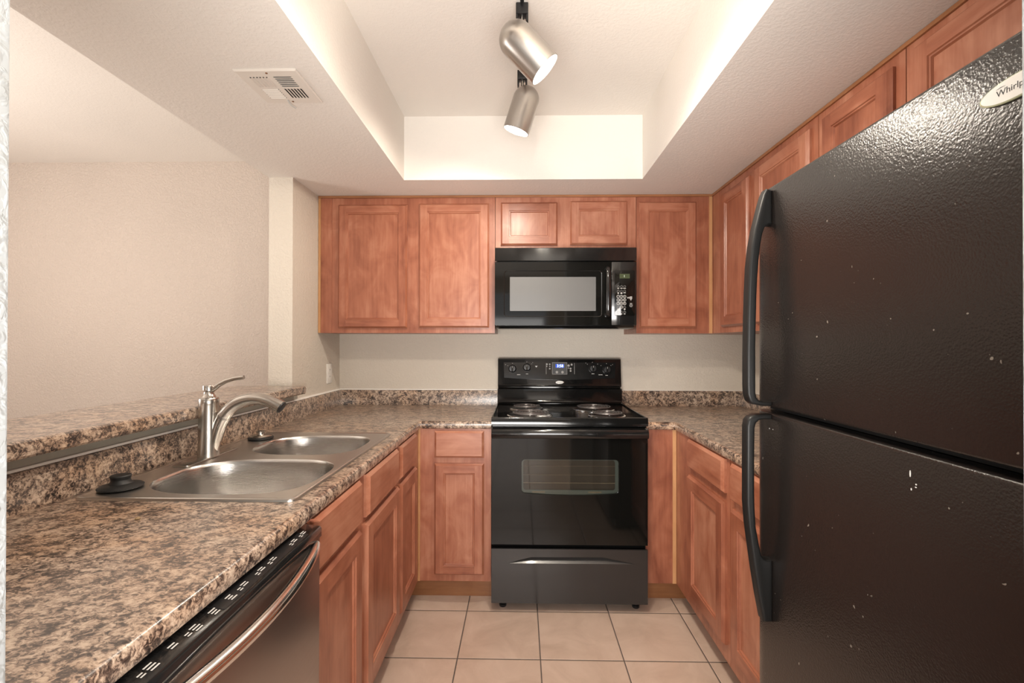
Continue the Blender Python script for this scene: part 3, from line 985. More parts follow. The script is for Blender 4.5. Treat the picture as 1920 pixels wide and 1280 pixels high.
part(B(-0.500, -0.4880, Y0 + .004, Y1 - .004, 0.0, 0.110), 'kick_plate', M['black'], dw)

# ------------------------------------------------------------------ electric range
RX0, RX1 = -0.1435, 0.6143
RC = (RX0 + RX1) / 2
rg = thing('electric_range', 'black freestanding electric coil range between the base cabinets', 'range', (RC, 2.60, 0))
part(B(RX0 + .003, RX1 - .003, 2.300, 2.935, 0.042, 0.9045), 'body', M['enamel'], rg)
# storage drawer with its scooped pull
DZ0, DZ1, RF = 0.0445, 0.307, 2.2665
pull_out = [(-0.060, 0.2370), (0.550, 0.2385), (0.500, 0.2500), (0.400, 0.2700), (0.050, 0.2680), (-0.010, 0.2530)]
dmb = MB().plate(rect(RX0 + .001, RX1 - .001, DZ0, DZ1), [pull_out], 'xz', RF, RF + 0.012)
dmb.box(RX0 + .001, RX1 - .001, RF + 0.0121, 2.299, DZ0, 0.2)
dr = part(dmb, 'storage_drawer', M['drawerblk'], rg)
pp = MB()
n = len(pull_out)
vv = [(x, RF + 0.001, z) for x, z in pull_out] + [(x * 0.9 + RC * 0.1, RF + 0.026, 0.275 if i >= 2 else 0.262) for i, (x, z) in enumerate(pull_out)]
pull = MB()
# sloping scoop: lower lip at the front, rises to the back
pull._add([(-0.060, RF + .0005, 0.2370), (0.550, RF + .0005, 0.2385), (0.400, RF + 0.031, 0.2690), (0.050, RF + 0.031, 0.2670)], [(0, 1, 2, 3)])
pull._add([(0.550, RF + .0005, 0.2385), (0.500, RF + .0005, 0.2502), (0.400, RF + .0005, 0.2702), (0.400, RF + 0.031, 0.2690)], [(0, 1, 2, 3)])
pull._add([(-0.060, RF + .0005, 0.2370), (0.050, RF + 0.031, 0.2670), (0.050, RF + .0005, 0.2682), (-0.010, RF + .0005, 0.2532)], [(0, 1, 2, 3)])
pull._add([(0.400, RF + .0005, 0.2702), (0.050, RF + .0005, 0.2682), (0.050, RF + 0.031, 0.2670), (0.400, RF + 0.031, 0.2690)], [(0, 1, 2, 3)])
part(pull, 'pull', M['pullblk'], dr, rg)
# oven door with window
OZ0, OZ1 = 0.3285, 0.8905
win = rrect(0.0035, 0.4735, 0.5765, 0.741, 0.018, 5, bow=0.0085)
dmb = MB().plate(rect(RX0 + .001, RX1 - .001, OZ0, 0.842), [win], 'xz', RF, RF + 0.022)
od = part(dmb, 'oven_door', M['blackglass'], rg)
# rounded handle lip along the top of the door
prof = [(2.288, 0.8425), (RF - 0.004, 0.8425), (RF - 0.020, 0.848), (RF - 0.026, 0.860), (RF - 0.024, 0.878), (RF - 0.016, 0.889), (RF - 0.002, 0.893), (2.288, 0.893)]
part(MB().prism(prof, 'yz', RX0 + .001, RX1 - .001, 0.002), 'handle', M['gloss'], od, rg)
wi = part(MB().prism(win, 'xz', RF + 0.006, RF + 0.009), 'window', M['ovenglass'], od, rg)
inn = rrect(0.012, 0.4585, 0.590, 0.735, 0.012, 4)
fr_ = MB().mat(M['teal']).plate(win, [inn], 'xz', RF + 0.0145, RF + 0.0165)
fr_.mat(M['rack']).box(0.055, 0.118, RF + 0.0110, RF + 0.0143, 0.577, 0.5835).box(0.328, 0.392, RF + 0.0110, RF + 0.0143, 0.577, 0.5835)
part(fr_, 'window_frame', None, od, rg)
# liner of the oven seen through the glass: in front of the body shell
lin = MB().mat(M['cavity'])
lin.box(-0.004, 0.482, RF + 0.0245, RF + 0.0300, 0.560, 0.752)
part(lin, 'oven_liner_panel', None, od, rg)
rk = MB()
for zz, th in ((0.6225, 0.0019), (0.6620, 0.0009), (0.7050, 0.0007)):
    rk.tube([(0.010, RF + 0.0195, zz), (0.462, RF + 0.0195, zz)], th, 8)
for k in range(13):
    x = 0.03 + k * 0.0335
    rk.tube([(x, RF + 0.0195, 0.6225), (x, RF + 0.0195, 0.6262)], 0.0012, 6)
part(rk, 'oven_rack', M['rack'], od, rg)
# cooktop
CTZ = 0.9440
cm = MB().mat(M['enamel'])
cm.prism([(2.2640, 0.9055), (2.2640, 0.936), (2.268, 0.9430), (2.275, 0.9445), (2.283, 0.9435), (2.288, 0.9395), (2.300, 0.9365), (2.80, 0.9365), (2.83, 0.9400), (2.935, 0.9400), (2.935, 0.9055)], 'yz', RX0, RX1)
cm.box(RX0, RX0 + 0.010, 2.268, 2.83, 0.930, 0.9440, 0.0025).box(RX1 - 0.010, RX1, 2.268, 2.83, 0.930, 0.9440, 0.0025)
part(cm, 'cooktop', None, rg)
# backguard
bg = [(2.936, 0.9405), (2.936, 1.205), (2.928, 1.2125), (2.888, 1.2125), (2.876, 1.206), (2.858, 1.062), (2.853, 1.046), (2.857, 1.040), (2.880, 1.037), (2.880, 1.030),
      (2.848, 1.030), (2.840, 1.026), (2.832, 0.960), (2.826, 0.949), (2.812, 0.9430), (2.812, 0.9405)]
bgo = part(MB().prism(bg, 'yz', RX0 + .002, RX1 - .002, 0.003), 'backguard', M['enamel'], rg)
# inclined face of the backguard: helper frame
FA, FB_ = Vector((0, 2.876, 1.206)), Vector((0, 2.858, 1.062))
fu = (FA - FB_).normalized()            # up along the face
fn = Vector((0, -fu.z, fu.y))           # outward
if fn.y > 0:
    fn = -fn
def face_pt(x, z, out=0.0):
    t = (z - FB_.z) / (FA.z - FB_.z)
    p = FB_.lerp(FA, t) + fn * out
    return Vector((x, p.y, p.z))
def face_mtx(x, z, out=0.0):
    R = Matrix((Vector((1, 0, 0)), fu, fn)).transposed().to_4x4()
    return Matrix.Translation(face_pt(x, z, out)) @ R
def face_poly(mb, pts, a, b):
    lo = [face_pt(x, z, a) for x, z in pts]; hi = [face_pt(x, z, b) for x, z in pts]
    mb.rings([lo, hi], True, True)
    return mb
pnl = [(-0.106, 1.187), (-0.103, 1.094)] + [(-0.103 + (0.573 + 0.103) * u / 10, 1.094 - 0.012 * 4 * (u / 10) * (1 - u / 10)) for u in range(1, 10)] + [(0.573, 1.092), (0.580, 1.187)]
pn = face_poly(MB(), pnl, 0.0002, 0.004)
pn = part(pn, 'control_panel', M['gloss'], bgo, rg)
for x, z in ((-0.0526, 1.1475), (0.0361, 1.1560), (0.4394, 1.1500), (0.5242, 1.1435)):
    kb = MB().mat(M['black']).lathe([(0.0245, 0.0043), (0.0245, 0.009), (0.0215, 0.012), (0.0205, 0.026), (0.0180, 0.0285), (0.006, 0.029)], face_pt(x, z), fn, 32)
    # grip bar and pointer
    kb.mat(M['gloss'])
    mt = face_mtx(x, z, 0.0)
    gb = [mt @ Vector(q) for q in [(-0.006, -0.0185, 0.027), (0.006, -0.0185, 0.027), (0.006, 0.0185, 0.027), (-0.006, 0.0185, 0.027)]]
    gt = [mt @ Vector(q) for q in [(-0.004, -0.0165, 0.036), (0.004, -0.0165, 0.036), (0.004, 0.0165, 0.036), (-0.004, 0.0165, 0.036)]]
    kb.rings([gb, gt], True, True)
    kb.mat(M['print'])
    pt = [mt @ Vector(q) for q in [(-0.0008, 0.004, 0.0364), (0.0008, 0.004, 0.0364), (0.0008, 0.015, 0.0364), (-0.0008, 0.015, 0.0364)]]
    kb._add(pt, [(0, 1, 2, 3)])
    part(kb, 'knob', None, bgo, rg)
for xa, xb, z in ((-0.024, -0.004, 1.1120), (0.030, 0.044, 1.1170), (0.432, 0.448, 1.1185), (0.474, 0.498, 1.1125), (0.5165, 0.531, 1.1095)):
    part(face_poly(MB(), [(xa, z - .0012), (xb, z - .0012), (xb, z + .0012), (xa, z + .0012)], 0.0042, 0.0046), 'printed_mark', M['print'], pn, rg)
for x, z in ((-0.095, 1.173), (-0.081, 1.166), (-0.052, 1.181), (0.036, 1.190), (0.072, 1.186), (0.066, 1.178), (0.398, 1.184), (0.407, 1.177), (0.438, 1.188), (0.470, 1.178), (0.490, 1.168), (0.524, 1.181), (0.551, 1.169), (0.561, 1.175)):
    part(MB().lathe([(0.0016, 0.0042), (0.0016, 0.0046)], face_pt(x, z), fn, 8), 'printed_mark', M['print'], pn, rg)
part(face_poly(MB(), [(0.086, 1.166), (0.094, 1.156), (0.102, 1.166)], 0.0042, 0.0046), 'printed_mark', M['print'], pn, rg)
for x in (0.154, 0.327):
    part(face_poly(MB(), [(x, 1.116), (x + .001, 1.116), (x + .001, 1.184), (x, 1.184)], 0.0042, 0.0045), 'divider_line', M['print'], pn, rg)
for x, z, r in ((0.159, 1.176, .006), (0.177, 1.176, .005), (0.159, 1.163, .0035), (0.177, 1.163, .0035), (0.177, 1.149, .005), (0.292, 1.168, .0075), (0.311, 1.174, .0065), (0.304, 1.150, .006), (0.304, 1.136, .006), (0.291, 1.153, .004)):
    part(MB().lathe([(r, 0.0042), (r * .9, 0.0052)], face_pt(x, z), fn, 16), 'button', M['greyprint'], pn, rg)
ck = MB().mat(M['greyprint'])
face_poly(ck, rect(0.1908, 0.2826, 1.1145, 1.1874), 0.0042, 0.0048)
ck.mat(M['ink']); face_poly(ck, rect(0.1925, 0.2809, 1.1162, 1.1857), 0.0048, 0.0053)
ck.mat(M['lcdblue']); face_poly(ck, rect(0.212, 0.264, 1.155, 1.177), 0.0053, 0.0057)
ck.mat(M['digits']); ck.text('3:58', 0.0235, face_mtx(0.2395, 1.1655, 0.0060), 0.0002)
ck.mat(M['greyprint'])
for x in (0.220, 0.254):
    ck.lathe([(0.008, 0.0053), (0.0075, 0.0063)], face_pt(x, 1.128), fn, 20)
part(ck, 'clock', None, pn, rg)
# oval maker's badge under the panel
bd = MB().mat(M['chrome']).rings([[face_mtx(0.2375, 1.0665) @ Vector((x * s_, y * s_, h)) for x, y in superell(0, 0, 0.0265, 0.0105, 2.2, 32)] for s_, h in ((1, 0.0002), (1, 0.003), (0.9, 0.0045))], True, True)
bd.mat(M['badge']).rings([[face_mtx(0.2375, 1.0665) @ Vector((x, y, h)) for x, y in superell(0, 0, 0.0225, 0.008, 2.2, 32)] for h in (0.0046, 0.0050)], False, True)
bd.mat(M['ink']).text('Whirlpool', 0.0092, face_mtx(0.2375, 1.0665, 0.0053), 0.0001)
part(bd, 'badge', None, bgo, rg)
# burners: chrome drip pan, coil element
def burner(x, y, R, turns):
    p = MB().lathe([(R * 1.00, 0.0004), (R * 1.0, 0.0025), (R * 0.965, 0.0050), (R * 0.90, 0.0055), (R * 0.86, 0.0035), (R * 0.74, 0.0012), (R * 0.30, 0.0010), (0.001, 0.0010)], (x, y, 0.9368), n=48, cap0=True, cap1=True)
    pan = part(p, 'drip_pan', M['chrome'], rg)
    pts = []
    n = int(turns * 30)
    r0, r1 = 0.020, R * 0.80
    for i in range(n + 1):
        t = i / n
        a = 2 * PI * turns * t + 0.6
        r = r0 + (r1 - r0) * t
        pts.append((x + r * math.cos(a), y + r * math.sin(a), 0.9368 + 0.0165))
    e = MB().tube(pts, 0.0040, 8, 0.75, up=(0, 0, 1))
    # support spider
    for k in range(3):
        a = 2 * PI * k / 3 + 0.5
        e.box(0, 0.001, 0, 0.001, 0, 0.001) if False else None
        e.tube([(x + 0.012 * math.cos(a), y + 0.012 * math.sin(a), 0.9492), (x + R * 0.84 * math.cos(a), y + R * 0.84 * math.sin(a), 0.9492)], 0.0022, 6)
    e.lathe([(0.016, 0.010), (0.018, 0.0135), (0.016, 0.0165), (0.004, 0.0170)], (x, y, 0.9368), n=20)
    part(e, 'coil_element', M['coil'], rg)
burner(0.047, 2.385, 0.117, 5)
burner(0.030, 2.640, 0.094, 4)
burner(0.405, 2.620, 0.117, 5)
burner(0.438, 2.385, 0.094, 4)
for x in (RX0 + 0.055, RX1 - 0.045):
    for y in (2.325, 2.88):
        part(MB().lathe([(0.016, 0.0), (0.018, 0.003), (0.018, 0.012), (0.009, 0.016), (0.009, 0.0415)], (x, y, 0.0002), n=20), 'foot', M['black'], rg)

# ------------------------------------------------------------------ over-the-range microwave
mw = thing('microwave', 'black over-the-range microwave hung under the short cabinet', 'microwave', (0.237, 2.72, 1.39))
MX0, MX1, MF = -0.1402, 0.6145, 2.490
part(B(MX0 + .004, MX1 - .004, MF + 0.045, YB - .002, 1.392, 1.8165), 'housing', M['black'], mw)
part(MB().prism([(MF + .002, 1.7445), (MF, 1.7465), (MF, 1.812), (MF + .004, 1.8160), (MF + 0.0445, 1.8165), (MF + 0.0445, 1.7445)], 'yz', MX0, MX1, 0.0008), 'vent_panel', M['gloss'], mw)
part(MB().prism([(MF + .030, 1.3855), (MF + .008, 1.399), (MF + .0445, 1.399), (MF + .20, 1.3905), (MF + .20, 1.3855)], 'yz', MX0 + .006, MX1 - .010), 'skirt', M['gloss'], mw)
DX1 = 0.4805
win = rrect(-0.060, 0.399, 1.4775, 1.6595, 0.003, 2)
wd = MB().mat(M['blackglass']).plate(rect(MX0, DX1, 1.4015, 1.7385), [rrect(-0.0915, 0.4310, 1.4465, 1.6930, 0.016, 5)], 'xz', MF, MF + 0.044)
md = part(wd, 'door', None, mw)
# sloping inner border of the window and the screen
gl = MB().mat(M['chrome'])
o1 = rrect(-0.0915, 0.4310, 1.4465, 1.6930, 0.016, 5); o2 = rrect(-0.0880, 0.4275, 1.4500, 1.6895, 0.014, 5)
gl.mat(M['gloss']).rings([[(x, MF + 0.0002, z) for x, z in o1], [(x, MF + 0.0035, z) for x, z in o2]], False, False)
gl.mat(M['blackglass']).plate(o2, [win], 'xz', MF + 0.0030, MF + 0.010)
part(gl, 'window_frame', None, md, mw)
part(MB().prism(win, 'xz', MF + 0.0042, MF + 0.0090), 'screen', M['perf'], md, mw)
hh = [(0.4618, MF - 0.001, 1.7040), (0.4605, MF - 0.018, 1.697), (0.4600, MF - 0.028, 1.665), (0.4600, MF - 0.032, 1.577), (0.4600, MF - 0.028, 1.490), (0.4605, MF - 0.018, 1.458), (0.4618, MF - 0.001, 1.451)]
hs = catmull([Vector(p) for p in hh], 6)
part(MB().tube(hs, 0.0105, 14, 1.25, up=(1, 0, 0)), 'handle', M['gloss'], md, mw)
cpn = part(B(DX1 + 0.001, MX1, MF, MF + 0.044, 1.4015, 1.7385, 0.0015), 'control_panel', M['gloss'], mw)
kp = MB().mat(M['blackglass']).prism(rrect(0.4965, 0.6060, 1.4520, 1.6930, 0.006, 4), 'xz', MF - 0.0022, MF - 0.0002, 0.0008)
kp.mat(M['lcd']).box(0.5235, 0.5775, MF - 0.0026, MF - 0.0021, 1.6500, 1.6745)
kp.mat(M['digitw']).lathe([(0.0014, 0), (0.0013, 0.0004)], (0.5490, MF - 0.0026, 1.6655), (0, -1, 0), 10).lathe([(0.0014, 0), (0.0013, 0.0004)], (0.5490, MF - 0.0026, 1.6590), (0, -1, 0), 10)
def pad_ring(x, z, r, t, m):
    kp.mat(m)
    outer = [(x + r * math.cos(2 * PI * k / 20), z + r * math.sin(2 * PI * k / 20)) for k in range(20)]
    inner = [(x + (r - t) * math.cos(2 * PI * k / 20), z + (r - t) * math.sin(2 * PI * k / 20)) for k in range(20)]
    kp.plate(outer, [inner], 'xz', MF - 0.0028, MF - 0.0022)
def pad_text(s, x, z, size, m):
    kp.mat(m).text(s, size, Matrix.Translation((x, MF - 0.0026, z)) @ Matrix.Rotation(PI / 2, 4, 'X'), 0.0002)
xs = (0.5165, 0.5334, 0.5503)
for z, wds in ((1.6064, (.009, .012, .014)), (1.5823, (.008, .011, .013)), (1.4968, (.010, 0, .009)), (1.4705, (.008, .009, .009))):
    for x, wl in zip(xs, wds):
        if wl:
            pad_ring(x, z, 0.0062, 0.0010, M['greyprint'])
            kp.mat(M['print']).box(x - wl / 2, x + wl / 2, MF - 0.0027, MF - 0.0022, z - 0.0105, z - 0.0082)
            if z in (1.5823, 1.4968) and wl < 0.0125:
                kp.box(x - wl / 2 + .001, x + wl / 2 - .001, MF - 0.0027, MF - 0.0022, z - 0.0140, z - 0.0119)
for r_, z in enumerate((1.554, 1.5356, 1.5167)):
    for c_, x in enumerate(xs):
        pad_ring(x, z, 0.0080, 0.0014, M['print'])
        pad_text(str(r_ * 3 + c_ + 1), x, z, 0.0100, M['print'])
pad_ring(xs[1], 1.4975, 0.0080, 0.0014, M['print']); pad_text('0', xs[1], 1.4975, 0.0100, M['print'])
kp.mat(M['greyprint']).box(0.564, 0.577, MF - 0.0027, MF - 0.0022, 1.5440, 1.5510).box(0.577, 0.590, MF - 0.0027, MF - 0.0022, 1.5405, 1.5545)
kp.prism([(0.5785, 1.5400), (0.5885, 1.5400), (0.5835, 1.5320)], 'xz', MF - 0.0027, MF - 0.0022)
pad_ring(0.5841, 1.5065, 0.0085, 0.0018, M['greyprint']); pad_ring(0.5841, 1.5065, 0.0045, 0.0015, M['greyprint'])
kp.mat(M['greyprint']).box(0.5775, 0.5907, MF - 0.0027, MF - 0.0022, 1.5160, 1.5185)
part(kp, 'keypad', None, cpn, mw)

# ------------------------------------------------------------------ refrigerator
fg = thing('refrigerator', 'tall black top-freezer refrigerator with pebbled doors standing on the right', 'refrigerator', (1.0, 0.87, 0))
GY0, GY1 = 0.490, 1.250
part(B(0.700, 1.365, GY0 + .004, GY1 - .006, 0.02, 1.680, 0.004), 'cabinet_body', M['handle'], fg)
def fridge_door(z0, z1):
    """flat front rounding back at both vertical edges"""
    FXF = 0.615
    pr = []
    n = 8
    for k in range(n + 1):
        a = (PI / 2) * k / n
        pr.append((FXF + 0.030 - 0.030 * math.sin(a) , GY0 + 0.045 - 0.045 * math.cos(a)))
    for k in range(1, 12):
        pr.append((FXF, GY0 + 0.045 + (GY1 - GY0 - 0.105) * k / 12))
    for k in range(n + 1):
        a = (PI / 2) * k / n
        pr.append((FXF + 0.030 - 0.030 * math.cos(a), GY1 - 0.060 + 0.060 * math.sin(a)))
    pr += [(0.682, GY1 - 0.002), (0.690, GY1 - 0.006), (0.690, GY0 + 0.006), (0.682, GY0 + 0.002)]
    return MB().prism(pr, 'xy', z0, z1, 0.006, 3)
fz = part(fridge_door(1.147, 1.6905), 'freezer_door', M['peb'], fg)
fd = part(fridge_door(0.075, 1.1325), 'refrigerator_door', M['peb'], fg)
part(B(0.6905, 0.6995, GY0 + .010, GY1 - .012, 0.08, 1.675), 'door_gasket', M['gasket'], fg)
part(MB().box(0.655, 0.700, GY0 + .012, GY1 - .012, 1.1335, 1.1460), 'mullion', M['dark'], fg)
part(B(0.665, 0.700, GY0 + .01, GY1 - .012, 0.012, 0.070), 'kick_grille', M['black'], fg)
part(B(0.63, 0.72, GY0 + 0.02, GY0 + 0.07, 1.6910, 1.7000, 0.003), 'hinge_cover', M['black'], fg)
for x in (0.76, 1.30):
    for y in (GY0 + .06, GY1 - .06):
        part(MB().lathe([(0.02, 0.0), (0.02, 0.0195)], (x, y, 0.0002), n=16), 'foot', M['black'], fg)
HY0, HY1 = 1.152, 1.184
ho = [(0.6150, 1.6800), (0.6030, 1.6840), (0.5960, 1.6700), (0.5889, 1.6450), (0.5737, 1.5845), (0.5660, 1.5400), (0.5611, 1.4942), (0.5580, 1.4300), (0.5560, 1.3615), (0.5545, 1.2800), (0.5543, 1.2024), (0.5552, 1.1790), (0.5600, 1.1620), (0.5674, 1.1548), (0.5936, 1.1500), (0.6150, 1.1500),
      (0.6150, 1.1610), (0.5940, 1.1615), (0.5840, 1.1640), (0.5780, 1.1710), (0.5753, 1.1826), (0.5752, 1.2950), (0.5764, 1.3500), (0.5781, 1.4146), (0.5800, 1.4600), (0.5835, 1.5075), (0.5880, 1.5480), (0.5928, 1.5739), (0.5985, 1.5890), (0.6060, 1.5955), (0.6150, 1.5963)]
part(MB().prism(ho, 'xz', HY0, HY1, 0.006, 3), 'freezer_handle', M['handle'], fg)
ho = [(0.6150, 1.1300), (0.5940, 1.1300), (0.5770, 1.1290), (0.5640, 1.1240), (0.5560, 1.1150), (0.5535, 1.1000), (0.5530, 1.0000), (0.5530, 0.9112), (0.5570, 0.8600), (0.5631, 0.8123), (0.5730, 0.7400), (0.5826, 0.6805), (0.5900, 0.6420), (0.5930, 0.6253), (0.6000, 0.6229), (0.6150, 0.6229),
      (0.6150, 0.7730), (0.6020, 0.7735), (0.5950, 0.7770), (0.5893, 0.7850), (0.5830, 0.8150), (0.5763, 0.8520), (0.5735, 0.8950), (0.5724, 0.9378), (0.5726, 1.0300), (0.5735, 1.0960), (0.5765, 1.1080), (0.5840, 1.1150), (0.5940, 1.1170), (0.6150, 1.1175)]
part(MB().prism(ho, 'xz', HY0, HY1, 0.006, 3), 'refrigerator_handle', M['handle'], fg)
# oval badge; reads from far to near, so local x runs towards the camera
bmt = Matrix.Translation((0.6147, 0.586, 1.6225)) @ Matrix((Vector((0, -1, 0)), Vector((0, 0, 1)), Vector((-1, 0, 0)))).transposed().to_4x4()
bd = MB().mat(M['badge_rim']).rings([[bmt @ Vector((x * s_, y * s_, h)) for x, y in superell(0, 0, 0.0475, 0.0155, 2.0, 40)] for s_, h in ((1, 0.0), (1, 0.0022), (0.94, 0.0030))], True, True)
bd.mat(M['badge']).rings([[bmt @ Vector((x, y, h)) for x, y in superell(0, 0, 0.0445, 0.0138, 2.0, 40)] for h in (0.0030, 0.0036)], False, True)
bd.mat(M['ink']).text('Whirlpool', 0.0115, bmt @ Matrix.Translation((0.0, -0.0005, 0.0038)), 0.0001)
bd.rings([[bmt @ Vector((-0.0245 + a_, 0.0058 + b_, 0.0038)) for a_, b_ in ((0, 0), (0.006, 0.0006), (0.012, 0.0004), (0.006, 0.0013))], [bmt @ Vector((-0.0245 + a_, 0.0058 + b_, 0.0041)) for a_, b_ in ((0, 0), (0.006, 0.0006), (0.012, 0.0004), (0.006, 0.0013))]], True, True)
part(bd, 'badge', None, fz, fg)
for y, z, ry, rz in ((0.749, 1.098, .0012, .0055), (0.738, 1.084, .0014, .0012), (0.7385, 1.0795, .0016, .0010), (0.747, 1.074, .001, .002), (1.166, 1.0935, .0016, .0016), (1.150, 1.094, .001, .001)):
    sc_ = MB().rings([[(xx, y + ry * math.cos(2 * PI * k / 10), z + rz * math.sin(2 * PI * k / 10)) for k in range(10)] for xx in (0.6149, 0.6144)], True, True)
    part(sc_, 'paint_chip', M['print'], fd, fg)

# ------------------------------------------------------------------ track and spotlights
trk = thing('track_rail', 'white lighting track running along the raised tray ceiling', 'track', (0.002, 1.3, ZC))
part(B(-0.0155, 0.0195, 0.70, 2.02, ZC - 0.019, ZC - 0.0003, 0.002), 'rail', M['white'], trk)
part(B(-0.0045, 0.0085, 0.702, 2.018, ZC - 0.0195, ZC - 0.0188), 'contact_slot', M['dark'], trk)
def spotlight(label, mouth, axis, L, post, power=HEAD_POWER, cone=165, blend=0.6):
    a = Vector(axis).normalized()
    Mo = Vector(mouth)
    tip = Mo - a * L
    R = 0.0545
    s = thing('spotlight', label, 'spotlight', tuple(tip), 0, 'brushed metal track spotlights')
    prof = []
    for k in range(9):
        t = (PI / 2) * k / 8
        prof.append((R * math.sin(t), R * (1 - math.cos(t))))
    prof += [(R, L * 0.6), (R, L - 0.001), (R - 0.001, L), (R - 0.0025, L), (R - 0.003, L - 0.004)]
    part(MB().lathe(prof, tip, a, 48, True, False), 'shade', M['lampmetal'], s)
    prof = [(R - 0.0031, L - 0.003), (R - 0.0032, L - 0.03), (R - 0.010, L - 0.06), (0.020, L - 0.085)]
    part(MB().lathe(prof, tip, a, 40, False, True), 'reflector', M['reflector'], s)
    part(MB().lathe([(0.014, L - 0.083), (0.030, L - 0.055), (0.046, L - 0.022), (0.0475, L - 0.014), (0.040, L - 0.010), (0.002, L - 0.007)], tip, a, 40), 'bulb', M['bulb'], s)
    # adapter clip on the track, stem and swivel
    px, py = post
    part(MB().box(px - 0.020, px + 0.022, py - 0.016, py + 0.016, ZC - 0.058, ZC - 0.0197, 0.003).box(px - 0.020, px - 0.012, py - 0.014, py + 0.014, ZC - 0.082, ZC - 0.057, 0.002).box(px + 0.014, px + 0.022, py - 0.014, py + 0.014, ZC - 0.082, ZC - 0.057, 0.002), 'track_adapter', M['black'], s)
    joint = tip + a * 0.012 + Vector((0, 0, 0.0))
    part(MB().tube([(px + .001, py, ZC - 0.058), (px + .001, py, ZC - 0.095), tuple((joint + Vector((px + .001, py, ZC - 0.095))) / 2), tuple(joint)], [0.0060, 0.0060, 0.0065, 0.007], 12), 'stem', M['nickel'], s)
    lt = bpy.data.lights.new('spot_beam', 'SPOT')
    lt.energy = power; lt.color = HEAD_COLOR; lt.spot_size = math.radians(cone); lt.spot_blend = blend
    lt.shadow_soft_size = 0.03
    lo = bpy.data.objects.new('spot_beam', lt)
    COL.objects.link(lo)
    lo.location = Mo + a * 0.004 - tip
    lo.rotation_euler = a.to_track_quat('-Z', 'Y').to_euler()
    lo.parent = s
    return s
spotlight('larger-looking spotlight tilted right, nearer along the ceiling track', (0.0728, 1.43, 2.1433), (0.7027, 0.0674, -0.7083), 0.178, (0.001, 1.575), HEAD_POWER * 1.25, 128, 0.95)
spotlight('farther spotlight pointing down and left near the tray end wall', (-0.022, 1.93, 2.1834), (-0.3219, 0.1383, -0.9366), 0.183, (0.003, 1.962))
spotlight('spotlight on the near half of the ceiling track, over the kitchen entrance', (-0.05, 1.02, 2.19), (-0.35, 0.15, -0.92), 0.180, (0.001, 1.02))

spotlight('added unseen spotlight at the near end of the track, turned up towards the tray', (0.03, 0.85, 2.235), (0.12, 0.80, 0.58), 0.175, (0.001, 0.80), 9)  # extra head out of view, added to light the raised ceiling

# ------------------------------------------------------------------ ceiling vent
vt = thing('ceiling_vent', 'small square white air vent in the dropped ceiling', 'vent', (-0.787, 1.5035, ZS))
VX0, VX1, VY0, VY1 = -0.885, -0.689, 1.406, 1.602
slots = []
dark_s = MB()
bl = MB()
def slot_rect(a0, a1, b0, b1):
    return rrect(a0, a1, b0, b1, 0.0028, 3)
vcx, vcy = (VX0 + VX1) / 2, (VY0 + VY1) / 2
QUADS = []
for qx, qy, along in ((-1, -1, 'y'), (1, -1, 'x'), (-1, 1, 'x'), (1, 1, 'y')):
    cx, cy = vcx + qx * 0.0375, vcy + qy * 0.0345
    for k in range(6):
        o = (k - 2.5) * 0.0103
        if along == 'x':
            slots.append(slot_rect(cx - 0.029, cx + 0.029, cy + o - 0.0032, cy + o + 0.0032))
            QUADS.append(('x', cx, cy + o, qy))
        else:
            slots.append(slot_rect(cx + o - 0.0032, cx + o + 0.0032, cy - 0.029, cy + 0.029))
            QUADS.append(('y', cx + o, cy, qx))
vp = MB().mat(M['ventw']).plate(rect(VX0 + .004, VX1 - .004, VY0 + .004, VY1 - .004), slots, 'xy', ZS - 0.0060, ZS - 0.0045)
vp.rings([[(x, y, z) for x, y in rect(VX0 + i, VX1 - i, VY0 + i, VY1 - i)] for i, z in ((0, ZS - 0.0003), (0, ZS - 0.003), (0.004, ZS - 0.0060))], False, False)
part(vp, 'cover_plate', None, vt)
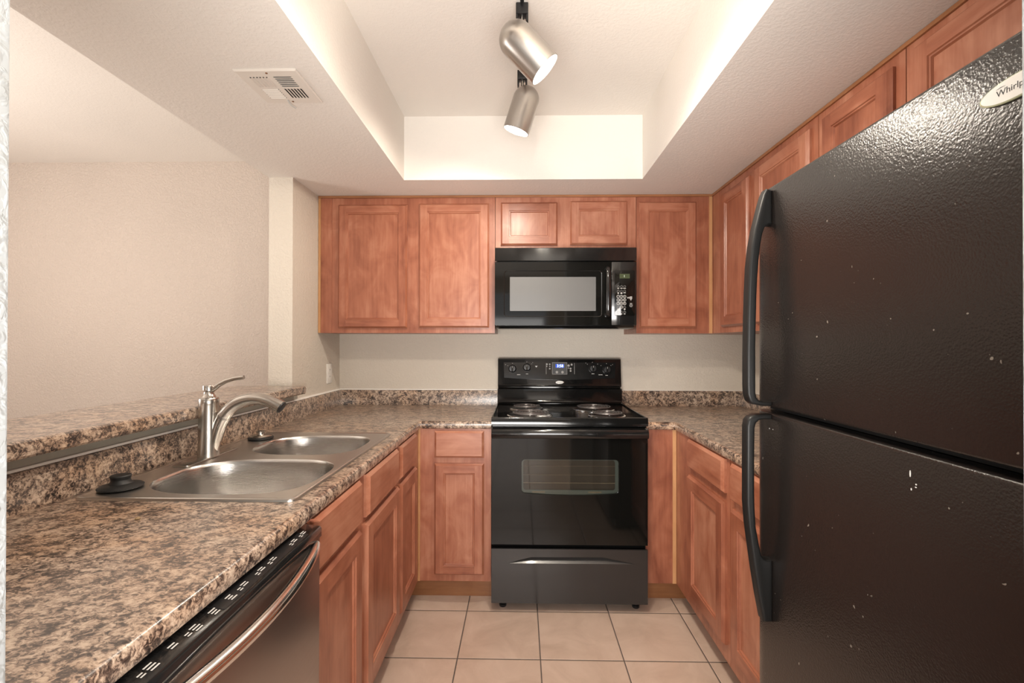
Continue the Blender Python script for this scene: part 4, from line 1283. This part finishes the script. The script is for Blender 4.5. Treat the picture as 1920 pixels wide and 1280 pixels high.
part(B(VX0 + .012, VX1 - .012, VY0 + .012, VY1 - .012, ZS - 0.0015, ZS - 0.0004), 'duct_shade_sheet', M['dark'], vt)  # dark sheet painted as the shade behind the slots
for al, cx, cy, sg in QUADS:
    b_ = MB()
    if al == 'x':
        # blade hinged on one long side of its slot, bent downwards
        e = cy - 0.0034 * sg
        b_._add([(cx - .027, e, ZS - .0062), (cx + .027, e, ZS - .0062), (cx + .025, e + sg * .0042, ZS - .0086), (cx - .025, e + sg * .0042, ZS - .0086)], [(0, 1, 2, 3)])
    else:
        e = cx - 0.0034 * sg
        b_._add([(e, cy - .027, ZS - .0062), (e, cy + .027, ZS - .0062), (e + sg * .0042, cy + .025, ZS - .0086), (e + sg * .0042, cy - .025, ZS - .0086)], [(0, 1, 2, 3)])
    part(b_, 'louver', M['ventw'], vt)
part(MB().tube([(-0.800, 1.578, ZS - .0065), (-0.799, 1.588, ZS - .012), (-0.795, 1.600, ZS - .016), (-0.788, 1.612, ZS - .017)], [0.003, 0.003, 0.0033, 0.004], 8, 0.5), 'damper_lever', M['ventgrey'], vt)
for x, y in ((vcx, VY0 + 0.014), (vcx, VY1 - 0.014)):
    part(MB().lathe([(0.0036, 0), (0.0036, 0.0012), (0.0015, 0.0022)], (x, y, ZS - .0061), (0, 0, -1), 12), 'screw', M['screw'], vt)

# ------------------------------------------------------------------ wall outlet on the side wall
ol = thing('wall_outlet', 'white wall outlet on the side wall near the back left corner', 'outlet', (XL, 2.7845, 1.122))
part(MB().box(XL + .0003, XL + .0055, 2.748, 2.821, 1.063, 1.181, 0.002), 'cover_plate', M['white'], ol)
for z in (1.102, 1.142):
    rc = part(MB().prism(rrect(2.768, 2.801, z - .0145, z + .0145, 0.008, 4), 'yz', XL + .0056, XL + .0072), 'receptacle', M['white'], ol)
    part(MB().box(XL + .0073, XL + .0076, 2.777, 2.779, z - .002, z + .007).box(XL + .0073, XL + .0076, 2.790, 2.792, z - .002, z + .007), 'socket_slots', M['dark'], rc, ol)
